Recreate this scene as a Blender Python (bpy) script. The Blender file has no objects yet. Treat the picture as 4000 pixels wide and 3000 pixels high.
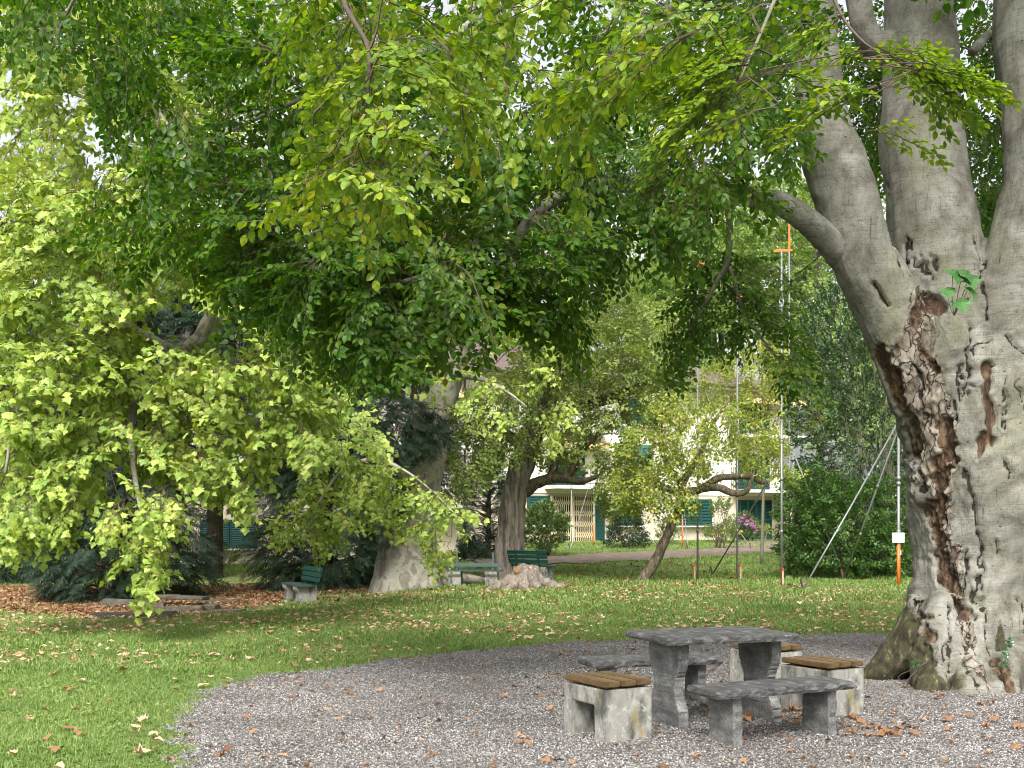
import bpy, bmesh, math, random
import numpy as np
from mathutils import Vector, Matrix, noise as mn
R = math.radians
random.seed(7)
rng = np.random.default_rng(11)
sc = bpy.context.scene
col = sc.collection

# ------------------------------------------------------------------ camera, sky, sun, exposure
H0, FPX, HZ = 1.55, 4500.0, 2050.0
cam = bpy.data.cameras.new("camera")
cam.sensor_width = 36.0
cam.lens = FPX / 4000 * 36
cam.shift_y = (HZ - 1500) / 4000
cam.clip_start, cam.clip_end = 0.1, 3000
co = bpy.data.objects.new("camera", cam)
co.location = (0, 0, H0)
co.rotation_euler = (R(90), 0, 0)
col.objects.link(co)
sc.camera = co

SUN_EL, SUN_AZ = 48.0, 190.0        # azimuth clockwise from +Y: behind the camera, a little to the left
wd = bpy.data.worlds.new("World")
sc.world = wd
wd.use_nodes = True
wn, wl = wd.node_tree.nodes, wd.node_tree.links
bg = wn["Background"]
sky = wn.new("ShaderNodeTexSky")
sky.sky_type = 'NISHITA'
sky.sun_disc = False
sky.sun_elevation = R(SUN_EL)
sky.sun_rotation = R(SUN_AZ)
sky.air_density = 1.0
sky.dust_density = 6.0
sky.ozone_density = 0.6
hs = wn.new("ShaderNodeHueSaturation")
hs.inputs["Saturation"].default_value = 0.22
wl.new(sky.outputs[0], hs.inputs["Color"])
wl.new(hs.outputs[0], bg.inputs[0])
bg.inputs[1].default_value = 0.15
sl = bpy.data.lights.new("sun", 'SUN')
sl.energy = 2.0
sl.angle = R(22)
sl.color = (1.0, 0.96, 0.9)
so = bpy.data.objects.new("sun", sl)
tosun = Vector((math.sin(R(SUN_AZ)) * math.cos(R(SUN_EL)), math.cos(R(SUN_AZ)) * math.cos(R(SUN_EL)), math.sin(R(SUN_EL))))
so.rotation_euler = tosun.to_track_quat('Z', 'Y').to_euler()
so.location = (0, -20, 30)
col.objects.link(so)
sc.view_settings.view_transform = 'Standard'
sc.view_settings.look = 'None'
sc.view_settings.exposure = 1.2
sc.view_settings.gamma = 1.0
sc.render.engine = 'CYCLES'
cy = sc.cycles
cy.max_bounces = 8
cy.diffuse_bounces = 4
cy.glossy_bounces = 2
cy.transmission_bounces = 6
cy.transparent_max_bounces = 8
cy.sample_clamp_indirect = 6.0
cy.filter_width = 0.95

# ------------------------------------------------------------------ helpers
def W(px, py, d):
    """photo position and distance -> world point"""
    return np.array(((px - 2000) / FPX * d, d, H0 - (py - HZ) / FPX * d))

def tag(o, label=None, cat=None, group=None, kind=None):
    if label: o["label"] = label
    if cat: o["category"] = cat
    if group: o["group"] = group
    if kind: o["kind"] = kind
    return o

def empty(name, loc, rz=0, label=None, cat=None, group=None):
    o = bpy.data.objects.new(name, None)
    o.empty_display_size = 0.2
    o.location = tuple(float(c) for c in loc)
    o.rotation_euler = (0, 0, rz)
    col.objects.link(o)
    return tag(o, label, cat, group)

def merge(cr, tw, m):
    """twigs belong to the crown's mesh"""
    for k in range(len(tw.V)):
        cr.V.append(tw.V[k]); cr.LI.append(tw.LI[k]+cr.n); cr.LT.append(tw.LT[k]); cr.MI.append(np.full_like(tw.MI[k], m))
    cr.n += tw.n

class Tm:
    pass

class MB:
    def __init__(s):
        s.V, s.LI, s.LT, s.MI, s.n = [], [], [], [], 0
    def add(s, V, F, m=0):
        V = np.asarray(V, float).reshape(-1, 3)
        s.V.append(V)
        s.LI.append(np.concatenate([np.asarray(f, int) for f in F]) + s.n)
        s.LT.append(np.array([len(f) for f in F], int))
        s.MI.append(np.full(len(F), m, int))
        s.n += len(V)
        return s
    def inst(s, T, M, t):
        k = len(t)
        if k == 0: return
        V = np.einsum('kij,nj->kni', M, T.V) + np.asarray(t)[:, None, :]
        nv = len(T.V)
        s.V.append(V.reshape(-1, 3))
        s.LI.append((T.LI[None, :] + nv * np.arange(k)[:, None]).ravel() + s.n)
        s.LT.append(np.tile(T.LT, k))
        s.MI.append(np.tile(T.MI, k))
        s.n += k * nv
    def tmpl(s):
        T = Tm()
        T.V, T.LI, T.LT, T.MI = np.concatenate(s.V), np.concatenate(s.LI), np.concatenate(s.LT), np.concatenate(s.MI)
        return T
    def box(s, c, size, rot=None, m=0):
        x, y, z = [0.5 * q for q in size]
        V = np.array([(-x,-y,-z),(x,-y,-z),(x,y,-z),(-x,y,-z),(-x,-y,z),(x,-y,z),(x,y,z),(-x,y,z)])
        if rot is not None: V = V @ np.array(rot).T
        return s.add(V + np.asarray(c, float), [(3,2,1,0),(4,5,6,7),(0,1,5,4),(1,2,6,5),(2,3,7,6),(3,0,4,7)], m)
    def tube(s, P, r, sides=6, m=0, cap=True, wob=0.0):
        P = np.asarray(P, float)
        n = len(P)
        r = np.full(n, r, float) if np.isscalar(r) else np.asarray(r, float)
        T = np.gradient(P, axis=0)
        T /= np.linalg.norm(T, axis=1)[:, None] + 1e-9
        u = np.cross(T[0], (0.31, 0.2, 0.93) if abs(T[0][2]) < 0.9 else (1, 0, 0))
        u /= np.linalg.norm(u)
        V = []
        a = np.linspace(0, 2 * math.pi, sides, endpoint=False)
        for i in range(n):
            u = u - T[i] * np.dot(u, T[i]); u /= np.linalg.norm(u) + 1e-9
            w = np.cross(T[i], u)
            rr = r[i] * (1 + (rng.uniform(-wob, wob, sides) if wob else 0))
            V.append(P[i] + (np.cos(a) * rr)[:, None] * u + (np.sin(a) * rr)[:, None] * w)
        F = [(i*sides+j, i*sides+(j+1) % sides, (i+1)*sides+(j+1) % sides, (i+1)*sides+j) for i in range(n-1) for j in range(sides)]
        if cap:
            F.append(tuple(range(sides))[::-1]); F.append(tuple((n-1)*sides+j for j in range(sides)))
        return s.add(np.concatenate(V), F, m)
    def build(s, name, mats, parent=None, smooth=False):
        me = bpy.data.meshes.new(name)
        if s.V:
            V, LI, LT, MI = np.concatenate(s.V), np.concatenate(s.LI), np.concatenate(s.LT), np.concatenate(s.MI)
            me.vertices.add(len(V)); me.vertices.foreach_set("co", V.ravel().astype(np.float32))
            me.loops.add(len(LI)); me.loops.foreach_set("vertex_index", LI.astype(np.int32))
            me.polygons.add(len(LT))
            me.polygons.foreach_set("loop_start", np.concatenate(([0], np.cumsum(LT)[:-1])).astype(np.int32))
            me.polygons.foreach_set("material_index", MI.astype(np.int32))
            me.polygons.foreach_set("use_smooth", np.full(len(LT), smooth, bool))
            me.update(calc_edges=True)
        for m in (mats if isinstance(mats, (list, tuple)) else [mats]): me.materials.append(m)
        o = bpy.data.objects.new(name, me)
        col.objects.link(o)
        if parent: o.parent = parent
        return o

def spline(K, n):
    """Catmull-Rom through rows of K (any number of columns)"""
    K = np.asarray(K, float)
    P = np.vstack((2*K[0]-K[1], K, 2*K[-1]-K[-2]))
    out = []
    for i in range(1, len(P)-2):
        t = np.linspace(0, 1, n, endpoint=False)[:, None]
        a, b, c, d = P[i-1], P[i], P[i+1], P[i+2]
        out.append(0.5*((2*b)+(-a+c)*t+(2*a-5*b+4*c-d)*t**2+(-a+3*b-3*c+d)*t**3))
    out.append(K[-1:])
    return np.concatenate(out)

def euler_mats(yaw, pitch, roll):
    """leaf frames: x along the leaf, z its upper side; arrays"""
    cy_, sy_, cp, sp, cr, sr = np.cos(yaw), np.sin(yaw), np.cos(pitch), np.sin(pitch), np.cos(roll), np.sin(roll)
    z = np.zeros_like(cy_); o = z + 1
    Rz = np.stack([np.stack([cy_, -sy_, z], -1), np.stack([sy_, cy_, z], -1), np.stack([z, z, o], -1)], -2)
    Ry = np.stack([np.stack([cp, z, -sp], -1), np.stack([z, o, z], -1), np.stack([sp, z, cp], -1)], -2)
    Rx = np.stack([np.stack([o, z, z], -1), np.stack([z, cr, -sr], -1), np.stack([z, sr, cr], -1)], -2)
    return Rz @ Ry @ Rx

def frames(D, roll):
    """frame with x along each D, z as far up as it can be, then rolled about x"""
    D = D / (np.linalg.norm(D, axis=1)[:, None] + 1e-9)
    yaw = np.arctan2(D[:, 1], D[:, 0]); pitch = np.arcsin(np.clip(D[:, 2], -1, 1))
    return euler_mats(yaw, pitch, roll)

def in_poly(x, y, poly):
    poly = np.asarray(poly, float)
    inside = np.zeros(len(x), bool)
    j = len(poly) - 1
    for i in range(len(poly)):
        xi, yi, xj, yj = *poly[i], *poly[j]
        c = ((yi > y) != (yj > y)) & (x < (xj - xi) * (y - yi) / (yj - yi + 1e-12) + xi)
        inside ^= c
        j = i
    return inside

def region(poly, d0, d1, n, holes=()):
    """n points spread through the crown part that is seen inside poly, at distances d0..d1"""
    poly = np.asarray(poly, float)
    lo, hi = poly.min(0), poly.max(0)
    out = []
    tot = 0
    while tot < n:
        x = rng.uniform(lo[0], hi[0], 4*n); y = rng.uniform(lo[1], hi[1], 4*n)
        k = in_poly(x, y, poly)
        for (hx, hy, rx, ry) in holes: k &= ((x-hx)/rx)**2 + ((y-hy)/ry)**2 > 1
        x, y = x[k], y[k]
        d = rng.uniform(d0, d1, len(x))
        out.append(np.stack([(x-2000)/FPX*d, d, H0-(y-HZ)/FPX*d], 1)); tot += len(x)
    return np.concatenate(out)[:n]

def ellipsoid(c, r, n, shell=0.5):
    v = rng.normal(size=(n, 3)); v /= np.linalg.norm(v, axis=1)[:, None]
    q = rng.uniform(shell**3, 1, n) ** (1/3)
    return np.asarray(c) + v * q[:, None] * np.asarray(r)

# ------------------------------------------------------------------ terrain
CTRL = [(1190,2360,29.8),(1350,2340,30),(500,2400,25),(0,2415,24.5),(0,2260,44),(1560,2268,30),(1990,2250,32),(2050,2303,28),(2095,2272,32),
        (2510,2277,30),(2725,2270,30),(3053,2290,29),(3500,2293,28),(2300,2190,40),(2600,2165,43),(2900,2160,44),(2970,2107,61),(2235,2114,56),
        (1700,2180,52),(800,2207,48),(250,2260,45.6),(3300,2260,32),(3600,2250,34),(800,2300,35),(2300,2150,47)]
CP = [W(*c) for c in CTRL] + [np.array((x, y, 0.0)) for x in range(-24, 25, 4) for y in (-6, 0, 5, 10, 14, 17)]
CP += [np.array((x, y, z)) for x, z in ((-45, -0.6), (-30, -0.5), (40, 0.9), (60, 0.9)) for y in (25, 45, 65, 90)] + [np.array((x, 90, 0.6)) for x in (-20, 0, 20)]
CP = np.array(CP)
def gz(x, y):
    x = np.atleast_1d(np.asarray(x, float)); y = np.atleast_1d(np.asarray(y, float))
    d2 = (x[:, None]-CP[:, 0])**2 + (y[:, None]-CP[:, 1])**2
    w = np.exp(-d2/(2*2.6**2)) + 3e-4*np.exp(-d2/(2*9.0**2)) + 1e-9/(1+d2)
    z = (w*CP[:, 2]).sum(1)/w.sum(1)
    k = np.clip((y-15.5)/4, 0, 1)
    return z*k*k*(3-2*k)
def g1(x, y): return float(gz(x, y)[0])
def G(px, d):
    x = (px-2000)/FPX*d
    return np.array((x, d, g1(x, d)))

_d = np.linspace(8, 62, 1100)
def GP(px, py):
    """where the sight line through a photo point meets the ground"""
    x = (px-2000)/FPX*_d
    v = HZ+FPX*(H0-gz(x, _d))/_d
    k = np.where(v <= py)[0]
    d = _d[k[0]] if len(k) else 60.0
    return G(px, d)

GRAVEL = [(-2.0,6.2),(-2.21,7.37),(-2.68,9.23),(-2.90,10.15),(-2.86,10.86),(-2.63,11.72),(-2.18,12.32),(-1.72,12.9),(-.6,14.23),(1.2,15.4),(3.85,16.2),
          (5.46,16.45),(8,16.2),(10.5,14.5),(12,11),(12,6),(10,2),(6,-.6),(1.5,-1),(-1,1.2),(-1.8,4)]
_g = spline(np.array(GRAVEL + GRAVEL[:1]), 12)[:-1]
GRAV = _g + 0.07*np.stack([np.sin(np.arange(len(_g))*1.7)+rng.normal(0, .5, len(_g)), np.cos(np.arange(len(_g))*2.3)+rng.normal(0, .5, len(_g))], 1)

# ------------------------------------------------------------------ materials
def newmat(name):
    m = bpy.data.materials.new(name); m.use_nodes = True
    nt = m.node_tree
    return m, nt.nodes, nt.links, nt.nodes["Principled BSDF"], nt.nodes["Material Output"]
def ramp(n, stops):
    r = n.new("ShaderNodeValToRGB"); e = r.color_ramp.elements
    while len(e) < len(stops): e.new(0.5)
    for i, (p, c) in enumerate(stops):
        e[i].position = p; e[i].color = (*c, 1) if len(c) == 3 else c
    return r
def texco(n, l, scale=(1, 1, 1), out="Object"):
    t = n.new("ShaderNodeTexCoord"); mp = n.new("ShaderNodeMapping"); mp.inputs["Scale"].default_value = scale
    l.new(t.outputs[out], mp.inputs[0]); return mp.outputs[0]
def noi(n, l, vec, scale, detail=6, rough=.6, dist=0):
    t = n.new("ShaderNodeTexNoise"); t.inputs["Scale"].default_value = scale; t.inputs["Detail"].default_value = detail
    t.inputs["Roughness"].default_value = rough; t.inputs["Distortion"].default_value = dist
    l.new(vec, t.inputs["Vector"]); return t.outputs["Fac"]
def mixc(n, l, fac, a, b, mode='MIX'):
    m = n.new("ShaderNodeMix"); m.data_type = 'RGBA'; m.blend_type = mode
    for sock, v in ((m.inputs[0], fac), (m.inputs[6], a), (m.inputs[7], b)):
        if hasattr(v, "links"): l.new(v, sock)
        elif isinstance(v, tuple): sock.default_value = (*v, 1)
        else: sock.default_value = v
    return m.outputs[2]
def bump(n, l, b, h, strength=.5, dist=.02, prev=None):
    k = n.new("ShaderNodeBump"); k.inputs["Strength"].default_value = strength; k.inputs["Distance"].default_value = dist
    l.new(h, k.inputs["Height"])
    if prev is not None: l.new(prev, k.inputs["Normal"])
    l.new(k.outputs[0], b.inputs["Normal"]); return k.outputs[0]
def speckle(name, stops, scale=(8, 8, 8), ns=1.0, rough=.8, bs=.4, bd=.01, fine=60, finemix=.35, spec=.3):
    m, n, l, b, o = newmat(name)
    v = texco(n, l, scale)
    f = noi(n, l, v, ns, 8, .65)
    r = ramp(n, stops); l.new(f, r.inputs[0])
    v2 = texco(n, l, (1, 1, 1))
    f2 = noi(n, l, v2, fine, 4, .7)
    r2 = ramp(n, [(.3, (.25, .25, .25)), (.7, (1.5, 1.5, 1.5))]); l.new(f2, r2.inputs[0])
    c = mixc(n, l, finemix, r.outputs[0], r2.outputs[0], 'MULTIPLY')
    l.new(c, b.inputs["Base Color"])
    b.inputs["Roughness"].default_value = rough
    b.inputs["Specular IOR Level"].default_value = spec
    k = bump(n, l, b, f2, bs, bd)
    bump(n, l, b, f, bs, bd*3, k)
    return m
def plain(name, c, rough=.5, metal=0.0, var=.25, fine=30, spec=.4):
    m, n, l, b, o = newmat(name)
    v = texco(n, l); f = noi(n, l, v, fine, 5, .65)
    r = ramp(n, [(.3, tuple(x*(1-var) for x in c)), (.7, tuple(x*(1+var) for x in c))]); l.new(f, r.inputs[0])
    l.new(r.outputs[0], b.inputs["Base Color"])
    b.inputs["Roughness"].default_value = rough; b.inputs["Metallic"].default_value = metal
    b.inputs["Specular IOR Level"].default_value = spec
    bump(n, l, b, f, .15, .004)
    return m
def leafmat(name, stops, trans=.4, rough=.45, spec=.4, clump=.35, cs=.8, tint=(1.25, 1.2, .5), bumpy=True):
    """leaf colour varies from leaf to leaf (random per island) and from clump to clump"""
    m, n, l, b, o = newmat(name)
    geo = n.new("ShaderNodeNewGeometry")
    v = texco(n, l, (1, 1, 1))
    f = noi(n, l, v, cs, 3, .6)
    a = n.new("ShaderNodeMath"); a.operation = 'MULTIPLY_ADD'
    l.new(f, a.inputs[0]); a.inputs[1].default_value = clump*2
    s = n.new("ShaderNodeMath"); s.operation = 'MULTIPLY_ADD'
    l.new(geo.outputs["Random Per Island"], s.inputs[0]); s.inputs[1].default_value = 1-clump; s.inputs[2].default_value = -clump/2
    l.new(s.outputs[0], a.inputs[2])
    r = ramp(n, stops); l.new(a.outputs[0], r.inputs[0])
    f3 = noi(n, l, v, 45, 2, .5)
    r3 = ramp(n, [(.3, (.7, .7, .7)), (.7, (1.2, 1.2, 1.2))]); l.new(f3, r3.inputs[0])
    c = mixc(n, l, .6, r.outputs[0], r3.outputs[0], 'MULTIPLY')
    l.new(c, b.inputs["Base Color"])
    b.inputs["Roughness"].default_value = rough; b.inputs["Specular IOR Level"].default_value = spec
    if bumpy: bump(n, l, b, f3, .3, .006)
    t = n.new("ShaderNodeBsdfTranslucent")
    c2 = mixc(n, l, 1.0, c, tint, 'MULTIPLY'); l.new(c2, t.inputs[0])
    mx = n.new("ShaderNodeMixShader"); mx.inputs[0].default_value = trans
    l.new(b.outputs[0], mx.inputs[1]); l.new(t.outputs[0], mx.inputs[2]); l.new(mx.outputs[0], o.inputs[0])
    return m

M = {}
M['beech'] = leafmat("beech_leaf", [(0, (.020,.064,.006)), (.45, (.046,.120,.010)), (.8, (.10,.18,.016)), (.93, (.17,.19,.022)), (1, (.26,.15,.02))], trans=.48, rough=.42, spec=.28, tint=(1.8, 1.8, .3))  # darker copy: shade of the inner canopy is painted into the colour
M['beech_lit'] = leafmat("beech_leaf_painted_lit", [(0, (.05,.12,.010)), (.5, (.13,.22,.016)), (.85, (.25,.32,.022)), (.96, (.38,.36,.03)), (1, (.30,.15,.03))], trans=.42, rough=.42, spec=.32, tint=(1.4, 1.4, .3))  # lighter copy of the same leaf, front light painted into the colour
M['plane'] = leafmat("plane_leaf", [(0, (.11,.20,.035)), (.4, (.25,.36,.06)), (.8, (.42,.50,.11)), (.955, (.56,.57,.19)), (.97, (.42,.25,.07)), (1, (.38,.16,.06))], trans=.36, rough=.45, spec=.4, tint=(1.3, 1.25, .4))
M['yew'] = leafmat("yew_needles", [(0, (.008,.022,.012)), (.5, (.018,.042,.022)), (1, (.045,.085,.035))], trans=.12, rough=.55, spec=.25, bumpy=False)
M['cypress'] = leafmat("cypress_needles", [(0, (.014,.04,.026)), (.5, (.035,.08,.055)), (1, (.07,.13,.09))], trans=.12, rough=.55, spec=.25, bumpy=False)
M['maple'] = leafmat("field_maple_leaf", [(0, (.12,.20,.05)), (.5, (.28,.37,.10)), (.85, (.44,.51,.18)), (1, (.56,.57,.22))], trans=.4, spec=.35, bumpy=False)
M['yellowing'] = leafmat("yellowing_leaf", [(0, (.09,.16,.03)), (.4, (.20,.28,.045)), (.75, (.36,.38,.06)), (.92, (.50,.44,.08)), (1, (.5,.28,.07))], trans=.38, spec=.35, bumpy=False)
M['far'] = leafmat("far_tree_leaf", [(0, (.10,.19,.05)), (.5, (.22,.33,.10)), (.85, (.36,.45,.16)), (1, (.50,.50,.2))], trans=.4, spec=.3, cs=.35, bumpy=False)
M['holly'] = leafmat("holly_leaf", [(0, (.015,.045,.018)), (.5, (.035,.08,.03)), (1, (.08,.15,.05))], trans=.15, rough=.25, spec=.7, bumpy=False)
M['hedge'] = leafmat("hedge_leaf", [(0, (.025,.07,.015)), (.5, (.06,.14,.025)), (1, (.13,.22,.04))], trans=.35, bumpy=False)
M['laurel'] = leafmat("laurel_leaf", [(0, (.06,.12,.03)), (.5, (.13,.21,.06)), (1, (.28,.33,.12))], trans=.25, rough=.35, spec=.5, bumpy=False)
M['herb'] = leafmat("herb_leaf", [(0, (.05,.10,.02)), (.5, (.11,.19,.04)), (1, (.25,.28,.09))], trans=.35, bumpy=False)
M['seedling'] = leafmat("seedling_leaf", [(0, (.04,.13,.035)), (1, (.07,.19,.045))], trans=.35)
M['pink'] = leafmat("pink_petal", [(0, (.32,.15,.30)), (1, (.5,.30,.48))], trans=.3, bumpy=False)
M['yellow'] = leafmat("yellow_petal", [(0, (.6,.38,.03)), (1, (.75,.55,.06))], trans=.3, bumpy=False)
M['litter'] = leafmat("dead_leaf", [(0, (.075,.036,.02)), (.4, (.18,.088,.043)), (.75, (.32,.185,.10)), (1, (.50,.35,.22))], trans=.15, rough=.7, spec=.2, clump=.15)
M['litter_pale'] = leafmat("dead_leaf_pale", [(0, (.22,.10,.05)), (.4, (.42,.25,.15)), (.8, (.60,.43,.31)), (1, (.70,.56,.42))], trans=.15, rough=.7, spec=.2, clump=.15)
M['grass'] = leafmat("grass_blade", [(0, (.075,.14,.03)), (.5, (.165,.265,.065)), (.85, (.30,.37,.13)), (1, (.50,.46,.28))], trans=.35, rough=.5, spec=.3, clump=.4, cs=.7, bumpy=False)
M['twig'] = plain("twig_bark", (.075, .055, .04), .85, fine=60)
M['darkbark'] = plain("dark_mottled_bark", (.085, .075, .065), .9, fine=40, var=.5)  # mottled dark bark for the trunks beyond the house
M['table'] = speckle("gneiss_slab", [(.3, (.028,.028,.028)), (.5, (.078,.078,.076)), (.72, (.21,.21,.202))], (5, 2.5, 12), 2.2, .85, .6, .006, 110, .7)
M['stone'] = speckle("gneiss_leg", [(.28, (.06,.06,.058)), (.5, (.15,.15,.145)), (.72, (.31,.31,.295))], (3, 3, 5), 1.8, .85, .6, .006, 90, .7)
M['metal'] = plain("galvanised_tube", (.23, .24, .245), .45, .5, var=.15)
M['orange'] = plain("orange_paint", (.75, .14, .02), .5, var=.08)
M['redtip'] = plain("red_paint", (.6, .03, .03), .5, var=.1)
M['rust'] = plain("rusty_iron", (.08, .04, .03), .8, var=.3)
M['stake'] = plain("bare_wood_stake", (.42, .27, .17), .75, fine=40)
M['greypost'] = plain("weathered_post", (.17, .16, .11), .85, fine=40)
M['white'] = plain("white_sheet", (.8, .8, .8), .4, var=.02)
M['ink'] = plain("print_ink", (.22, .22, .23), .6, var=.05)
M['green'] = plain("green_bench_paint", (.008, .05, .038), .5, var=.35, fine=14)
M['oldgreen'] = plain("weathered_green_paint", (.035, .06, .05), .7, var=.5, fine=14)
M['shutter'] = plain("teal_shutter_paint", (.007, .055, .048), .5, var=.15)
M['roller'] = plain("faded_roller_blind", (.04, .17, .15), .55, var=.1)
M['gate'] = plain("cream_gate_paint", (.62, .52, .33), .5, var=.08)
M['dark'] = plain("dark_glass", (.02, .022, .022), .15, var=.1)
M['render_up'] = speckle("cream_roughcast", [(.3, (.62,.58,.50)), (.7, (.72,.69,.61))], (1, 1, 1), 1.2, .9, .5, .01, 25, .15)
M['render_low'] = speckle("beige_roughcast", [(.25, (.44,.38,.29)), (.7, (.56,.49,.39))], (1, 1, 1), 1.0, .9, .6, .015, 22, .2)
M['cement'] = speckle("pale_cement", [(.3, (.45,.43,.39)), (.7, (.58,.56,.52))], (2, 2, 2), 1.0, .85, .3, .005, 50, .3)
M['rail'] = plain("dark_railing_iron", (.05, .05, .05), .6)
M['gutter'] = plain("brown_gutter", (.06, .05, .05), .5)
M['tiles'] = speckle("roof_tiles", [(.3, (.075,.055,.05)), (.7, (.15,.11,.10))], (3, 3, 3), 2, .85, .5, .02, 12, .4)
M['awning'] = None
M['soil'] = speckle("bare_earth", [(.25, (.11,.085,.06)), (.55, (.19,.15,.115)), (.8, (.28,.24,.19))], (1, 1, 1), 2.2, .95, .8, .03, 30, .5)
M['straw'] = plain("broom_twigs", (.28, .19, .11), .85, fine=50)
M['blue'] = plain("blue_plastic", (.02, .06, .35), .35, var=.3)
M['stump'] = speckle("rotten_stump_bark", [(.25, (.08,.06,.045)), (.5, (.24,.20,.165)), (.75, (.45,.40,.35))], (9, 9, 3), 1.3, .9, .9, .03, 35, .5)
M['stumpwood'] = speckle("orange_heartwood", [(.3, (.14,.065,.025)), (.7, (.33,.19,.09))], (5, 5, 9), 1.3, .85, .6, .02, 40, .4)
M['slab'] = speckle("mossy_paving", [(.25, (.045,.045,.03)), (.55, (.10,.09,.07)), (.8, (.19,.18,.15))], (2, 2, 2), 1.6, .9, .6, .015, 40, .4)

def wood_mat():
    m, n, l, b, o = newmat("oiled_plank")
    v = texco(n, l, (14, 1.2, 14)); f = noi(n, l, v, 2.0, 8, .6, .6)
    r = ramp(n, [(.25, (.07,.04,.016)), (.55, (.145,.085,.034)), (.8, (.22,.14,.062))]); l.new(f, r.inputs[0])
    v2 = texco(n, l); f2 = noi(n, l, v2, 5, 5, .7)
    r2 = ramp(n, [(.35, (.55,.6,.55)), (.65, (1, 1, 1))]); l.new(f2, r2.inputs[0])
    l.new(mixc(n, l, .8, r.outputs[0], r2.outputs[0], 'MULTIPLY'), b.inputs["Base Color"])
    b.inputs["Roughness"].default_value = .5
    bump(n, l, b, f, .3, .004)
    return m
M['wood'] = wood_mat()

def concrete_mat():
    m, n, l, b, o = newmat("stained_concrete")
    v = texco(n, l); vs = texco(n, l, (3.2, 3.2, 1.5))
    f = noi(n, l, v, 4, 8, .65)
    r = ramp(n, [(.3, (.19,.185,.16)), (.6, (.29,.285,.255)), (.8, (.38,.375,.34))]); l.new(f, r.inputs[0])
    fs = noi(n, l, vs, 2.2, 6, .65)
    rs = ramp(n, [(.46, (0, 0, 0)), (.64, (1, 1, 1))]); l.new(fs, rs.inputs[0])
    c = mixc(n, l, rs.outputs[0], r.outputs[0], (.065, .066, .055))
    fl = noi(n, l, v, 16, 6, .7); rl = ramp(n, [(.56, (0, 0, 0)), (.66, (1, 1, 1))]); l.new(fl, rl.inputs[0])
    c = mixc(n, l, rl.outputs[0], c, (.36, .36, .32))
    fo = noi(n, l, vs, 3.1, 4, .6); ro = ramp(n, [(.60, (0, 0, 0)), (.70, (.75, .75, .75))]); l.new(fo, ro.inputs[0])
    c = mixc(n, l, ro.outputs[0], c, (.24, .19, .06))
    vo = n.new("ShaderNodeTexVoronoi"); vo.inputs["Scale"].default_value = 55; l.new(v, vo.inputs["Vector"])
    rv = ramp(n, [(.08, (.15, .15, .15)), (.18, (1, 1, 1))]); l.new(vo.outputs["Distance"], rv.inputs[0])
    c = mixc(n, l, .6, c, rv.outputs[0], 'MULTIPLY')
    l.new(c, b.inputs["Base Color"]); b.inputs["Roughness"].default_value = .9
    bump(n, l, b, fl, .5, .006)
    return m
M['concrete'] = concrete_mat()

def bark_mat(name, stops, scale, nscale, crackdepth=.03, fine=40):
    m, n, l, b, o = newmat(name)
    v = texco(n, l, scale); f = noi(n, l, v, nscale, 7, .6, .4)
    r = ramp(n, stops); l.new(f, r.inputs[0])
    v2 = texco(n, l); f2 = noi(n, l, v2, fine, 5, .7)
    r2 = ramp(n, [(.3, (.45,.45,.45)), (.7, (1.3,1.3,1.3))]); l.new(f2, r2.inputs[0])
    l.new(mixc(n, l, .7, r.outputs[0], r2.outputs[0], 'MULTIPLY'), b.inputs["Base Color"])
    b.inputs["Roughness"].default_value = .9; b.inputs["Specular IOR Level"].default_value = .2
    k = bump(n, l, b, f, .8, crackdepth)
    bump(n, l, b, f2, .4, .01, k)
    return m
M['maplebark'] = bark_mat("ridged_maple_bark", [(.3, (.06,.05,.04)), (.48, (.19,.16,.13)), (.7, (.34,.31,.26))], (9, 9, 1.2), 1.2)
M['leanbark'] = bark_mat("dark_rough_bark", [(.3, (.035,.03,.02)), (.5, (.11,.09,.06)), (.72, (.23,.20,.13))], (9, 9, 4), 1.6)
M['yewbark'] = bark_mat("yew_bark", [(.3, (.03,.02,.015)), (.7, (.12,.08,.06))], (9, 9, 2), 1.4)

def plane_bark():
    m, n, l, b, o = newmat("mottled_plane_bark")
    v = texco(n, l, (1, 1, .7)); f = noi(n, l, v, 3.2, 3, .5, .5)
    r = ramp(n, [(.0, (.12,.112,.09)), (.40, (.17,.155,.125)), (.44, (.29,.275,.22)), (.58, (.27,.25,.195)), (.60, (.16,.14,.11)), (1, (.22,.20,.165))]); l.new(f, r.inputs[0])
    v2 = texco(n, l); f2 = noi(n, l, v2, 14, 6, .7)
    r2 = ramp(n, [(.3, (.65,.65,.65)), (.7, (1.2,1.2,1.2))]); l.new(f2, r2.inputs[0])
    l.new(mixc(n, l, .7, r.outputs[0], r2.outputs[0], 'MULTIPLY'), b.inputs["Base Color"])
    b.inputs["Roughness"].default_value = .85
    bump(n, l, b, f2, .4, .02)
    return m
M['planebark'] = plane_bark()

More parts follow.
